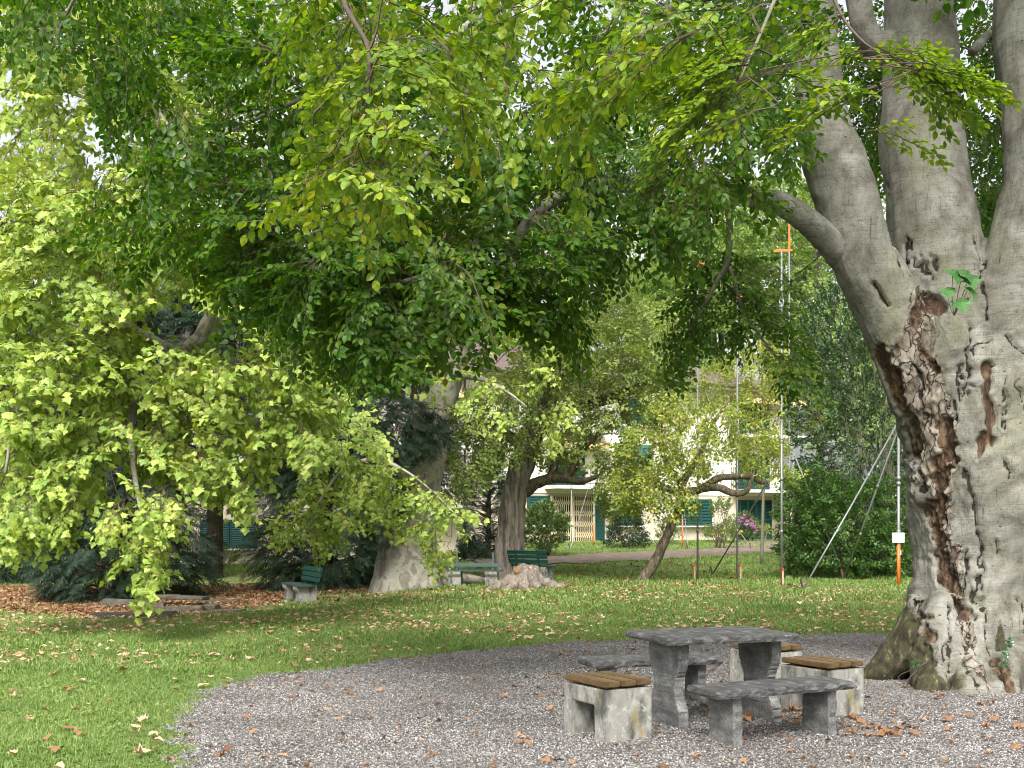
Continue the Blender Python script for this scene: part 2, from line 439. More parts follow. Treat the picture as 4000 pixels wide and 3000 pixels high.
def beech_bark():
    m, n, l, b, o = newmat("smooth_beech_bark")
    v = texco(n, l)
    # broad grey variation, fine horizontal lines, greenish algae, dark specks
    f = noi(n, l, v, 2.4, 8, .72, .5)
    r = ramp(n, [(.32, (.068,.065,.048)), (.48, (.145,.14,.116)), (.68, (.26,.255,.228))]); l.new(f, r.inputs[0])
    vh = texco(n, l, (2.2, 2.2, 34)); fh = noi(n, l, vh, 1.5, 5, .6, 1.6)
    rh = ramp(n, [(.36, (.45,.44,.42)), (.46, (1, 1, 1)), (.75, (1.18, 1.18, 1.18))]); l.new(fh, rh.inputs[0])
    c = mixc(n, l, .5, r.outputs[0], rh.outputs[0], 'MULTIPLY')
    fa = noi(n, l, texco(n, l, (1, 1, .5)), 1.6, 5, .6); ra = ramp(n, [(.50, (0, 0, 0)), (.72, (.55, .55, .55))]); l.new(fa, ra.inputs[0])
    c = mixc(n, l, ra.outputs[0], c, (.17, .175, .10))
    fs = noi(n, l, texco(n, l, (1, 1, .8)), 55, 3, .6); rs = ramp(n, [(.30, (.3, .3, .3)), (.42, (1, 1, 1))]); l.new(fs, rs.inputs[0])
    c = mixc(n, l, .7, c, rs.outputs[0], 'MULTIPLY')
    vk = n.new("ShaderNodeTexVoronoi"); vk.inputs["Scale"].default_value = 4.5; l.new(texco(n, l, (1, 1, 1.9)), vk.inputs["Vector"])
    rk = ramp(n, [(.05, (.12, .10, .08)), (.09, (1, 1, 1))]); l.new(vk.outputs["Distance"], rk.inputs[0])
    c = mixc(n, l, .8, c, rk.outputs[0], 'MULTIPLY')
    fv = noi(n, l, texco(n, l, (16, 16, 1.6)), 1.5, 6, .65, .8); rv = ramp(n, [(.30, (.22,.2,.17)), (.39, (1, 1, 1))]); l.new(fv, rv.inputs[0])
    c = mixc(n, l, .75, c, rv.outputs[0], 'MULTIPLY')
    def att(nm):
        a = n.new("ShaderNodeAttribute"); a.attribute_name = nm; return a.outputs["Fac"]
    fr = noi(n, l, texco(n, l, (7, 7, 1.4)), 2.6, 7, .65)
    rr = ramp(n, [(.3, (.014,.010,.007)), (.48, (.055,.034,.02)), (.62, (.13,.085,.05)), (.8, (.24,.17,.11))]); l.new(fr, rr.inputs[0])
    def thr(a, lo, hi, ns, amt):
        fn = noi(n, l, v, ns, 5, .65); q = n.new("ShaderNodeMath"); q.operation = 'MULTIPLY_ADD'
        l.new(fn, q.inputs[0]); q.inputs[1].default_value = amt; l.new(a, q.inputs[2])
        rp = ramp(n, [(lo, (0, 0, 0)), (hi, (1, 1, 1))]); l.new(q.outputs[0], rp.inputs[0]); return rp.outputs[0]
    ve = n.new("ShaderNodeTexVoronoi"); ve.feature = 'DISTANCE_TO_EDGE'; ve.inputs["Scale"].default_value = 6.5
    dn = n.new("ShaderNodeTexNoise"); dn.inputs["Scale"].default_value = 5; dn.inputs["Detail"].default_value = 5; l.new(v, dn.inputs["Vector"])
    va = n.new("ShaderNodeVectorMath"); va.operation = 'MULTIPLY_ADD'; va.inputs[1].default_value = (.35, .35, .5); l.new(dn.outputs["Color"], va.inputs[0]); l.new(texco(n, l, (1.3, 1.3, .55)), va.inputs[2])
    l.new(va.outputs[0], ve.inputs["Vector"])
    re_ = ramp(n, [(.015, (0, 0, 0)), (.06, (1, 1, 1))]); l.new(ve.outputs["Distance"], re_.inputs[0])
    fp = noi(n, l, texco(n, l, (3, 3, 1.2)), 2.3, 6, .7); rp_ = ramp(n, [(.38, (.07,.05,.035)), (.5, (.19,.165,.13)), (.7, (.33,.31,.27))]); l.new(fp, rp_.inputs[0])
    cf = mixc(n, l, re_.outputs[0], (.03, .022, .016), rp_.outputs[0])
    fk = thr(att("flake"), .62, .78, 7, .55)
    c = mixc(n, l, fk, c, cf)
    c = mixc(n, l, thr(att("rot"), .72, .84, 14, .5), c, rr.outputs[0])
    c = mixc(n, l, thr(att("crack"), .70, .90, 20, .4), c, (.022, .018, .014))
    fm = noi(n, l, texco(n, l, (1, 1, .4)), 14, 8, .75); rm = ramp(n, [(.32, (.014,.012,.007)), (.47, (.030,.026,.015)), (.58, (.055,.055,.022)), (.64, (.15,.145,.12))]); l.new(fm, rm.inputs[0])
    c = mixc(n, l, thr(att("moss"), .70, .86, 9, .6), c, rm.outputs[0])
    l.new(c, b.inputs["Base Color"]); b.inputs["Roughness"].default_value = .85; b.inputs["Specular IOR Level"].default_value = .25
    gk = n.new('ShaderNodeMath'); gk.operation = 'MULTIPLY'; l.new(re_.outputs[0], gk.inputs[0]); l.new(fk, gk.inputs[1])
    k = bump(n, l, b, fh, .25, .012)
    k = bump(n, l, b, fv, .35, .02, k)
    k = bump(n, l, b, noi(n, l, v, 120, 4, .7), .35, .004, k)
    k = bump(n, l, b, fs, .2, .006, k)
    k = bump(n, l, b, gk.outputs[0], .8, .03, k)
    k = bump(n, l, b, fs, .35, .008, k)
    bump(n, l, b, fr, .5, .02, k)
    return m
M['beechbark'] = beech_bark()

def awning_mat():
    m, n, l, b, o = newmat("striped_awning")
    w = n.new("ShaderNodeTexWave"); w.inputs["Scale"].default_value = 1.3; l.new(texco(n, l), w.inputs["Vector"])
    r = ramp(n, [(.45, (.72, .66, .5)), (.55, (.62, .36, .08))]); l.new(w.outputs["Fac"], r.inputs[0])
    l.new(r.outputs[0], b.inputs["Base Color"]); b.inputs["Roughness"].default_value = .8
    return m
M['awning'] = awning_mat()

def lawn_mat():
    m, n, l, b, o = newmat("lawn_soil_and_grass")
    v = texco(n, l)
    f = noi(n, l, v, .55, 6, .6)
    r = ramp(n, [(.3, (.07,.11,.03)), (.5, (.14,.18,.06)), (.72, (.23,.23,.11))]); l.new(f, r.inputs[0])
    f2 = noi(n, l, v, 28, 6, .7); r2 = ramp(n, [(.3, (.4,.4,.4)), (.7, (1.5,1.5,1.4))]); l.new(f2, r2.inputs[0])
    c = mixc(n, l, .8, r.outputs[0], r2.outputs[0], 'MULTIPLY')
    f3 = noi(n, l, v, 1.7, 6, .7); r3 = ramp(n, [(.60, (0, 0, 0)), (.75, (.6, .6, .6))]); l.new(f3, r3.inputs[0])
    c = mixc(n, l, r3.outputs[0], c, (.15, .115, .07))
    l.new(c, b.inputs["Base Color"]); b.inputs["Roughness"].default_value = 1; b.inputs["Specular IOR Level"].default_value = .1
    bump(n, l, b, f2, .8, .03)
    return m
def gravel_mat():
    m, n, l, b, o = newmat("gravel_bed")
    v = texco(n, l)
    vo = n.new("ShaderNodeTexVoronoi"); vo.inputs["Scale"].default_value = 55; l.new(v, vo.inputs["Vector"])
    r = ramp(n, [(0, (.06,.055,.052)), (.5, (.16,.15,.145)), (.8, (.28,.27,.26)), (1, (.42,.40,.38))])
    sp = n.new("ShaderNodeSeparateColor"); l.new(vo.outputs["Color"], sp.inputs[0]); l.new(sp.outputs[0], r.inputs[0])
    rd = ramp(n, [(.2, (1, 1, 1)), (.75, (.25, .25, .25))]); l.new(vo.outputs["Distance"], rd.inputs[0])
    c = mixc(n, l, .9, r.outputs[0], rd.outputs[0], 'MULTIPLY')
    f = noi(n, l, v, .9, 5, .6); r3 = ramp(n, [(.35, (.75,.73,.71)), (.65, (1.1,1.1,1.1))]); l.new(f, r3.inputs[0])
    c = mixc(n, l, 1.0, c, r3.outputs[0], 'MULTIPLY')
    l.new(c, b.inputs["Base Color"]); b.inputs["Roughness"].default_value = .9
    i = n.new("ShaderNodeMath"); i.operation = 'SUBTRACT'; i.inputs[0].default_value = 1; l.new(vo.outputs["Distance"], i.inputs[1])
    bump(n, l, b, i.outputs[0], 1.0, .012)
    return m
def pebble_mat():
    m, n, l, b, o = newmat("grey_pebble")
    g = n.new("ShaderNodeNewGeometry")
    r = ramp(n, [(0, (.06,.057,.054)), (.35, (.145,.139,.133)), (.7, (.25,.241,.232)), (.92, (.37,.358,.345)), (1, (.50,.485,.465))])
    l.new(g.outputs["Random Per Island"], r.inputs[0])
    f = noi(n, l, texco(n, l), .8, 5, .6); r2 = ramp(n, [(.35, (.72,.69,.66)), (.65, (1.15,1.14,1.13))]); l.new(f, r2.inputs[0])
    l.new(mixc(n, l, 1.0, r.outputs[0], r2.outputs[0], 'MULTIPLY'), b.inputs["Base Color"]); b.inputs["Roughness"].default_value = .85
    return m
M['lawn'], M['gravel'], M['pebble'] = lawn_mat(), gravel_mat(), pebble_mat()

# ------------------------------------------------------------------ ground
def ground():
    xs = np.concatenate(([-1500, -600, -200, -90, -60], np.arange(-45, 45.1, .75), [60, 90, 200, 600, 1500]))
    ys = np.concatenate(([-1500, -400, -100, -40, -20], np.arange(-8, 75.1, .75), [90, 120, 200, 600, 1500]))
    X, Y = np.meshgrid(xs, ys)
    Z = gz(X.ravel(), Y.ravel()).reshape(X.shape)
    far = (np.abs(X) > 85) | (Y > 85) | (Y < -15)
    Z = np.where(far, np.where(Y > 85, .6, 0), Z)
    ny, nx = X.shape
    V = np.stack([X.ravel(), Y.ravel(), Z.ravel()], 1)
    F = [(j*nx+i, j*nx+i+1, (j+1)*nx+i+1, (j+1)*nx+i) for j in range(ny-1) for i in range(nx-1)]
    tag(MB().add(V, F).build("lawn_ground", M['lawn'], smooth=True), kind="structure")
ground()

def flat_poly(name, poly, mat, lift):
    bm = bmesh.new()
    vs = [bm.verts.new((x, y, 0)) for x, y in poly]
    f = bm.faces.new(vs)
    bmesh.ops.triangulate(bm, faces=[f])
    for _ in range(2):
        bmesh.ops.subdivide_edges(bm, edges=[e for e in bm.edges if e.calc_length() > .8], cuts=1)
        bmesh.ops.triangulate(bm, faces=bm.faces[:])
    z = gz([v.co.x for v in bm.verts], [v.co.y for v in bm.verts])
    for v, q in zip(bm.verts, z): v.co.z = q + lift
    bmesh.ops.recalc_face_normals(bm, faces=bm.faces)
    me = bpy.data.meshes.new(name); bm.to_mesh(me); bm.free()
    if me.polygons[0].normal.z < 0: me.flip_normals()
    me.materials.append(mat)
    o = bpy.data.objects.new(name, me); col.objects.link(o)
    return o
tag(flat_poly("gravel_ground", GRAV, M['gravel'], .006), kind="structure")

def strip(name, L, wid, mat, lift):
    """a path that follows the ground: L centre line rows (x, y), wid half widths"""
    K = spline(np.column_stack([np.asarray(L, float), wid]), 14)
    T = np.gradient(K[:, :2], axis=0); T /= np.linalg.norm(T, axis=1)[:, None]
    N = np.stack([-T[:, 1], T[:, 0]], 1)
    V = []
    q = np.linspace(-1, 1, 9)
    for i in range(len(K)):
        w = K[i, 2]*(1+rng.uniform(-.18, .18, 2))
        p = K[i, :2] + N[i]*(q*np.where(q < 0, w[0], w[1]))[:, None]
        V.append(np.column_stack([p, gz(p[:, 0], p[:, 1]) + lift + rng.uniform(0, .035, 9)*(1-q*q)]))
    F = [(i*9+j, (i+1)*9+j, (i+1)*9+j+1, i*9+j+1) for i in range(len(K)-1) for j in range(8)]
    o = MB().add(np.concatenate(V), F).build(name, mat, smooth=True)
    me = o.data
    if me.polygons[0].normal.z < 0: me.flip_normals()
    return o
tag(strip("dirt_path", [G(1850, 39.5)[:2], G(2150, 40)[:2], G(2450, 41.5)[:2], G(2750, 44.5)[:2], G(3000, 49)[:2], G(3300, 57)[:2]], [1.2, 2.2, 2.6, 2.6, 2.6, 2.4], M['soil'], .03), kind="structure")

# ------------------------------------------------------------------ leaf and twig templates
def xf(V, M3, t): return np.asarray(V) @ M3.T + t
def leaf_ovate(L, w, fold=.25, wave=0.0, hi=False):
    if not hi:
        V = [(0,0,0),(L*.33,0,0),(L*.68,0,-L*.03),(L,0,-L*.12),(L*.25,w*.42,w*fold*.42),(L*.62,w*.42,w*fold*.4-L*.03),(L*.25,-w*.42,w*fold*.42),(L*.62,-w*.42,w*fold*.4-L*.03)]
        F = [(0,1,4),(0,6,1),(1,2,5,4),(1,6,7,2),(2,3,5),(2,7,3)]
        return np.array(V), F
    n = 7
    ts = np.linspace(0, 1, n)
    hw = w*.5*np.sin(np.pi*np.clip(ts, 0, 1)**.85)**.75
    V, F = [], []
    for i, t in enumerate(ts):
        z0 = -L*.12*t*t
        V.append((L*t, 0, z0))
        for sgn in (1, -1):
            V.append((L*t+L*.02*(i % 2), sgn*hw[i], z0+hw[i]*fold+wave*L*math.sin(i*2.1+sgn)))
    for i in range(n-1):
        a, b_ = 3*i, 3*(i+1)
        F += [(a, b_, b_+1, a+1), (a, a+2, b_+2, b_)]
    return np.array(V), F
def leaf_palmate(S, cup=.12):
    """five pointed lobes, like a plane or sycamore leaf; stalk end at the origin"""
    out = [(-.02,0),(.10,.20),(.02,.42),(.26,.33),(.36,.56),(.52,.30),(.62,.26),(1.0,.0)]
    out2 = out + [(x, -y) for x, y in out[-2:0:-1]]
    c = (.34, 0)
    V = [(c[0]*S, 0, 0)] + [(x*S, y*S, -cup*S*(((x-c[0])**2+y*y)*1.6)+.05*S*math.sin(9*y+5*x)) for x, y in out2]
    n = len(out2)
    return np.array(V), [(0, 1+i, 1+(i+1) % n) for i in range(n)]
def leaf_small(L, w):
    V = np.array([(0,0,0),(L*.5,w*.5,L*.08),(L,0,-L*.08),(L*.5,-w*.5,L*.08)])
    return V, [(0,2,1),(0,3,2)]
def one(yaw, pitch, roll): return euler_mats(np.array([yaw]), np.array([pitch]), np.array([roll]))[0]

def spray_beech(r, hi=False, pit=(-.75, .05)):
    mb = MB()
    n = 9
    ax = np.array([(.95*t, .05*math.sin(t*5+r.uniform(0, 6)), -.20*t*t) for t in np.linspace(0, 1, n)])
    mb.tube(ax, np.linspace(.007, .002, n), 3, 1, False)
    def leaves(P, yaw0, side0, step=.052):
        d = np.linalg.norm(P[-1]-P[0]); k = max(2, int(d/step))
        for i in range(k+1):
            t = (i+.6)/(k+1)
            p = P[0]+(P[-1]-P[0])*t
            sd = side0*(1 if i % 2 else -1)
            last = i == k
            L = r.uniform(.075, .105)
            V, F = leaf_ovate(L, L*r.uniform(.58, .7), r.uniform(.1, .45), .03, hi)
            mb.add(xf(V, one(yaw0+(0 if last else sd*r.uniform(.6, 1.1)), r.uniform(*pit), sd*r.uniform(-.2, .6)*(1 if pit[0] < -.5 else .4)+r.normal(0, .25)), p), F, 0)
    leaves(ax[[4, 8]], 0, 1)
    sd = 1
    for i in range(8):
        t = .1+.105*i
        p = np.array((.95*t, 0, -.2*t*t)); sd = -sd
        L = r.uniform(.25, .42)*(1-.55*t); a = sd*r.uniform(.6, 1.0)
        q = p+np.array((math.cos(a)*L, math.sin(a)*L, -.10*L+r.normal(0, .03)))
        mb.tube([p, q], [.004, .0015], 3, 1, False)
        leaves(np.array([p, q]), a, sd)
    return mb.tmpl()
def spray_plane(r, small=False):
    mb = MB()
    n = 8
    ax = np.array([(.9*t, .06*math.sin(t*6+r.uniform(0, 6)), -.10*t*t) for t in np.linspace(0, 1, n)])
    mb.tube(ax, np.linspace(.009, .003, n), 3, 1, False)
    def leaves(P, yaw0, step):
        d = np.linalg.norm(P[-1]-P[0]); k = max(2, int(d/step))
        for i in range(k+1):
            t = (i+.8)/(k+1); p = P[0]+(P[-1]-P[0])*t
            sd = 1 if i % 2 else -1
            yaw = yaw0+(r.normal(0, .3) if i == k else sd*r.uniform(.5, 1.4))
            st = r.uniform(.04, .09)
            q = p+st*np.array((math.cos(yaw), math.sin(yaw), r.uniform(-.2, .5)))
            mb.tube([p, q], .0018, 3, 1, False)
            S = r.uniform(.105, .215)*(.8+.2*(1-t))
            V, F = leaf_palmate(S, r.uniform(.05, .25))
            mb.add(xf(V, one(yaw+r.normal(0, .4), r.uniform(-1.15, -.05), r.normal(0, .35)), q), F, 0)
    leaves(ax[[2, 7]], 0, .10)
    sd = 1
    for i in range(6):
        t = .08+.14*i; p = np.array((.9*t, 0, -.1*t*t)); sd = -sd
        L = r.uniform(.2, .42)*(1-.4*t); a = sd*r.uniform(.5, 1.1)
        q = p+np.array((math.cos(a)*L, math.sin(a)*L, r.uniform(-.12, .1)))
        mb.tube([p, q], [.005, .002], 3, 1, False)
        leaves(np.array([p, q]), a, .10)
    return mb.tmpl()
def spray_small(r, L0=.5, n=42, ls=.06, wid=.95, droop=.2):
    mb = MB()
    mb.tube([(0,0,0),(L0*.5,0,0),(L0,0,-droop*L0)], [.006,.004,.0015], 3, 1, False)
    for i in range(n):
        t = r.uniform(.1, 1); a = r.choice((-1, 1))*r.uniform(.2, 1.2); q = r.uniform(.02, .34)*L0*(1.2-.6*t)
        p = np.array((t*L0+math.cos(a)*q, math.sin(a)*q, -droop*L0*t*t+r.normal(0, .08)*L0))
        L = ls*r.uniform(.7, 1.25)
        V, F = leaf_small(L, L*wid)
        mb.add(xf(V, one(a+r.normal(0, .5), r.uniform(-.9, .2), r.normal(0, .45)), p), F, 0)
    return mb.tmpl()
def spray_shrub(r, n=16, L=.09, wr=.36, H=.3):
    mb = MB()
    mb.tube([(0,0,0),(H,0,0)], [.005,.002], 3, 1, False)
    for i in range(n):
        t = .15+.85*i/n; yaw = r.uniform(0, 6.28)
        ll = L*r.uniform(.75, 1.2)
        V, F = leaf_ovate(ll, ll*wr, .4)
        tilt = r.uniform(.3, 1.1)
        d = np.array([(math.cos(tilt), math.sin(tilt)*math.cos(yaw), math.sin(tilt)*math.sin(yaw))])
        mb.add(xf(V, frames(d, r.normal(0, .4, 1))[0], np.array((t*H, 0, 0))), F, 0)
    return mb.tmpl()
def frond_yew(r, L=.5, dens=.024):
    mb = MB()
    k = int(L/dens)
    mb.tube([(0,0,0),(L*.5,0,-.02),(L,0,-.12*L)], [.006,.004,.0015], 3, 1, False)
    for i in range(k):
        t = (i+.5)/k; sd = 1 if i % 2 else -1
        ll = r.uniform(.09, .2)*(1-.6*t)+.03; a = sd*r.uniform(.6, 1.0)
        p = np.array((t*L, 0, -.12*L*t*t)); w = .011
        d = np.array((math.cos(a), math.sin(a), r.uniform(-.5, .05))); s = np.array((-math.sin(a), math.cos(a), 0))*w
        up = np.array((0, 0, .006))
        V = [p-s*.6, p+s*.6, p+d*ll*.6+s+up, p+d*ll*.6-s+up, p+d*ll-np.array((0, 0, .02))]
        mb.add(V, [(0,1,2,3),(3,2,4)], 0)
    return mb.tmpl()

T_BEECH = [spray_beech(np.random.default_rng(i)) for i in range(6)]
T_BEECH_HI = [spray_beech(np.random.default_rng(40+i), True) for i in range(5)]
T_BEECH_FLAT = [spray_beech(np.random.default_rng(46+i), True, (-.35, .2)) for i in range(5)]
T_PLANE = [spray_plane(np.random.default_rng(60+i)) for i in range(6)]
T_MAPLE = [spray_small(np.random.default_rng(80+i), .55, 46, .065) for i in range(5)]
T_YELL = [spray_small(np.random.default_rng(90+i), .6, 36, .095, .6, .35) for i in range(5)]
T_FAR = [spray_small(np.random.default_rng(100+i), 1.3, 48, .17, .9, .2) for i in range(5)]
T_YEW = [frond_yew(np.random.default_rng(120+i)) for i in range(5)]
T_HOLLY = [spray_shrub(np.random.default_rng(140+i), 18, .085, .42, .36) for i in range(4)]
T_LAUREL = [spray_shrub(np.random.default_rng(150+i), 16, .16, .33, .25) for i in range(4)]
T_HEDGE = [spray_small(np.random.default_rng(160+i), .45, 40, .075, .62, .1) for i in range(4)]

def scatter(mb, temps, P, D, scale=(.85, 1.15), roll=.4):
    which = rng.integers(0, len(temps), len(P))
    Mx = frames(D, rng.normal(0, roll, len(P))) * rng.uniform(*scale, len(P))[:, None, None]
    for k, T in enumerate(temps):
        s = which == k
        mb.inst(T, Mx[s], P[s])

def grow(limbs, P, mb, droop=.25, lift=.12, rmin=.0035, sides=4, back=.36, rk=.009, hdir=None):
    """join every spray to the nearest wood that is already there; returns spray bases and directions"""
    pool = np.concatenate([np.asarray(q)[:, :3] for q in limbs])
    prad = np.concatenate([np.asarray(q)[:, 3] if np.asarray(q).shape[1] > 3 else np.full(len(q), .05) for q in limbs])
    dist = np.array([np.min(((pool-p)**2).sum(1)) for p in P])
    B = np.zeros_like(P); D = np.zeros_like(P)
    buf = np.zeros((len(pool)+len(P)*6, 3)); buf[:len(pool)] = pool
    br = np.zeros(len(buf)); br[:len(pool)] = prad
    n = len(pool)
    for i in np.argsort(dist):
        p = P[i]
        j = int(np.argmin(((buf[:n]-p)**2).sum(1)))
        s = buf[j]; L = np.linalg.norm(p-s)
        d = (p-s)/(L+1e-6)
        if hdir is not None: d = d*(.7 if abs(hdir[0]) < .5 else .25)+hdir
        d = d + np.array((rng.normal(0, .25), rng.normal(0, .25), -droop+rng.normal(0, .12)))
        d /= np.linalg.norm(d)
        b = p-d*back if L > back*1.2 else s
        B[i], D[i] = b, d
        Lb = np.linalg.norm(b-s)
        if Lb > .05:
            m1 = s+(b-s)*.35+np.array((rng.normal(0, .05), rng.normal(0, .05), lift))*Lb
            m2 = b-d*Lb*.25+rng.normal(0, .04, 3)*Lb
            path = spline(np.array([s, m1, m2, b]), 2)
            r0 = min(br[j]*.8, .006+rk*Lb)
            mb.tube(path, np.linspace(r0, rmin, len(path)), sides, 0, False)
            q = path[2:]
            buf[n:n+len(q)] = q; br[n:n+len(q)] = np.linspace(r0, rmin, len(path))[2:]; n += len(q)
    return B, D

def limb(K, n=6):
    """rows (photo x, photo y, distance, width in photo pixels) -> rows (x, y, z, radius)"""
    return spline(np.array([[*W(a, b, d), .5*w/FPX*d] for a, b, d, w in K]), n)

def remeshed(name, mb, mat, voxel, parent, disp=None, attrs=None, smooth_iter=2):
    o = mb.build(name+"_raw", mat)
    md = o.modifiers.new("r", 'REMESH'); md.mode = 'VOXEL'; md.voxel_size = voxel
    sm = o.modifiers.new("s", 'SMOOTH'); sm.factor = .5; sm.iterations = smooth_iter
    dg = bpy.context.evaluated_depsgraph_get()
    me = bpy.data.meshes.new_from_object(o.evaluated_get(dg))
    raw = o.data
    bpy.data.objects.remove(o); bpy.data.meshes.remove(raw)
    me.name = name
    me.polygons.foreach_set("use_smooth", np.full(len(me.polygons), True))
    if disp:
        n = len(me.vertices)
        V = np.zeros(n*3, np.float32); me.vertices.foreach_get("co", V); V = V.reshape(-1, 3).astype(float)
        Nn = np.zeros(n*3, np.float32); me.vertices.foreach_get("normal", Nn); Nn = Nn.reshape(-1, 3).astype(float)
        V2, at = disp(V, Nn)
        me.vertices.foreach_set("co", V2.ravel().astype(np.float32))
        for k, a in at.items():
            q = me.attributes.new(k, 'FLOAT', 'POINT'); q.data.foreach_set("value", a.astype(np.float32))
        me.update()
    if not me.materials: me.materials.append(mat)
    ob = bpy.data.objects.new(name, me); col.objects.link(ob)
    ob.parent = parent
    return ob
def vnoise(V, s, seed=0.0, z=1.0):
    return np.array([mn.noise((x*s+seed, y*s, q*s*z)) for x, y, q in V])

# ------------------------------------------------------------------ the great beech
def beech():
    root = empty("beech_tree", (5.0, 11.7, 0), label="huge grey multi-stemmed beech with cracked rotten bark beside the stone table", cat="tree")
    D = 11.7
    mb = MB()
    def stem(K, sides=20, wob=.03, n=5):
        P = limb(K, n); mb.tube(P[:, :3], P[:, 3], sides, 0, True, wob); return P
    trunk = stem([(3890,2740,D,800),(3880,2640,D,740),(3865,2500,D,640),(3860,2343,D,580),(3865,2150,D,560),(3860,1900,D,610),(3835,1700,D,610),(3800,1500,D,620),(3760,1360,D,580)])
    A = stem([(3640,1560,D-.05,300),(3560,1370,D-.1,290),(3478,1210,D-.15,262),(3372,1010,D-.2,246),(3310,800,D-.25,246),(3262,630,D-.25,236),(3215,450,D-.2,195),(3195,200,D,170),(3190,-100,D+.2,160),(3150,-800,D+.7,130),(3000,-1700,D+1.2,70)])
    B = stem([(3760,1480,D+.2,420),(3690,1150,D+.35,385),(3640,880,D+.45,345),(3600,500,D+.5,310),(3588,0,D+.6,262),(3560,-700,D+.8,200),(3600,-1700,D+1,90)])
    C = stem([(3900,1600,D+.05,420),(3940,1282,D,360),(4010,1000,D-.05,320),(4075,750,D-.05,310),(4070,500,D,290),(4030,0,D+.1,275),(4010,-700,D+.2,200),(4100,-1700,D,80)])
    E = stem([(3560,260,D+.55,140),(3450,190,D+.5,130),(3380,120,D+.45,100),(3330,-150,D+.4,90)], 10)
    # root flares
    for K in ([(3660,2380,D-.2,240),(3560,2520,D-.2,190),(3470,2600,D-.15,150),(3370,2660,D-.1,70)],
              [(3720,2350,D-.4,200),(3670,2560,D-.6,190),(3640,2690,D-.85,150),(3610,2760,D-1.0,110)],
              [(3830,2400,D-.5,200),(3800,2560,D-.65,160),(3790,2700,D-.95,170),(3770,2770,D-1.1,120)],
              [(3960,2420,D-.5,200),(3930,2590,D-.7,170),(3910,2700,D-1.0,150),(3900,2770,D-1.2,110)],
              [(4080,2400,D-.5,220),(4120,2600,D-.8,190),(4200,2720,D-1.2,150),(4330,2790,D-1.6,80)],
              [(4150,2400,D,220),(4250,2560,D+.1,200),(4450,2680,D+.2,90)],
              [(3950,2400,D+.5,200),(3950,2560,D+1.0,160),(3950,2600,D+1.6,70)]):
        stem(K, 12, .08)
    cracks = [[(3916,860),(3926,1000),(3922,1222)],[(3766,1270),(3778,1403),(3768,1540)],[(3778,1830),(3808,1950),(3832,2100),(3826,2282),(3838,2493)],
              [(3705,2373),(3693,2470),(3657,2571)],[(3669,2174),(3655,2250),(3651,2343)],[(3669,854),(3675,930),(3675,1011)],[(3705,945),(3712,1000),(3730,1040)],[(3735,940),(3740,1010)],
              [(3522,850),(3530,930),(3545,1000),(3560,1060)],[(3780,2160),(3790,2260),(3770,2380),(3765,2481)],[(3968,2350),(3985,2440),(3990,2520)],[(3862,1240),(3850,1330),(3800,1385)],
              [(3440,1100),(3470,1150),(3500,1180)],[(3905,1480),(3915,1580),(3910,1700)],[(3905,1310),(3935,1350),(4000,1390)],[(3630,1980),(3640,2050),(3650,2090)],[(3810,1380),(3835,1340),(3860,1290)],[(3730,2230),(3740,2330),(3735,2370)],[(3700,2480),(3690,2560),(3670,2660)],[(3760,2520),(3745,2600),(3740,2680)],[(3845,2500),(3850,2590),(3835,2660)],[(3620,2230),(3630,2350),(3615,2480)],[(3640,1760),(3650,1850),(3645,1950)],[(3740,1560),(3735,1640)],[(3920,1800),(3925,1880)],[(3960,1500),(3975,1600)],[(3600,1420),(3640,1480),(3650,1560)],[(3890,2110),(3900,2170)],[(3750,1420),(3740,1500),(3760,1560)],[(3600,560),(3610,600)],[(3480,700),(3500,705)]]
    rots = [([(3482,1343),(3531,1433),(3561,1523),(3603,1644),(3627,1765),(3610,1900),(3618,2100)], 34),([(3640,1180),(3620,1240)], 40),([(3650,1370),(3670,1440)], 22),
            ([(3693,1644),(3723,1735),(3705,1860),(3700,1980),(3723,2100),(3720,2222),(3752,2320),(3784,2400)], 33),([(3844,1433),(3832,1553),(3862,1674),(3838,1780)], 26),([(3860,2600),(3850,2680)], 45),([(3640,2420),(3610,2560)], 22)]
    def segd(u, v, L):
        best = np.full(len(u), 1e9)
        for (a, b), (c, d) in zip(L[:-1], L[1:]):
            dx, dy = c-a, d-b; t = np.clip(((u-a)*dx+(v-b)*dy)/(dx*dx+dy*dy), 0, 1)
            best = np.minimum(best, np.hypot(u-a-t*dx, v-b-t*dy))
        return best
    def disp(V, N):
        # bark wear sits on the side of the trunk that faces the lawn's near edge
        u = 2000+FPX*V[:, 0]/11.0; v = HZ-FPX*(V[:, 2]-H0)/11.0
        front = np.clip(-N[:, 1]*2+.6, 0, 1)
        n1 = vnoise(V, 1.6); n2 = vnoise(V, 5, 3, .45); n3 = vnoise(V, 13, 7, .7); n4 = vnoise(V, 30, 5, .6)
        uj = u+n2*30+n3*19+n4*10; vj = v+n3*26+n4*10
        rot = np.zeros(len(V)); crk = np.zeros(len(V))
        for L, w in rots: rot = np.maximum(rot, 1-np.clip(segd(uj, vj, L)/(w*1.5), 0, 1))
        for L in cracks: crk = np.maximum(crk, 1-np.clip(segd(uj, vj, L)/11, 0, 1))
        fork = 1-np.clip(np.hypot((uj-3700)/110, (vj-1150)/85), 0, 1)
        rot = np.maximum(rot, np.clip(fork*1.2, 0, 1))*front; crk *= front
        # flaking edges round each rotten strip
        rim = np.exp(-((rot-.34)/.10)**2)*front
        moss = np.clip((v-2180)/260, 0, 1)*np.clip((3655-u)/70, 0, 1)+.9*np.clip((v-2560)/110, 0, 1)*np.clip(n2*2.2+.25, 0, 1)+.8*np.clip((v-2330)/150, 0, 1)*np.exp(-((u-3890)/28)**2)*np.clip(n2*2+.3, 0, 1)
        low = np.clip((v-1250)/300, 0, 1)
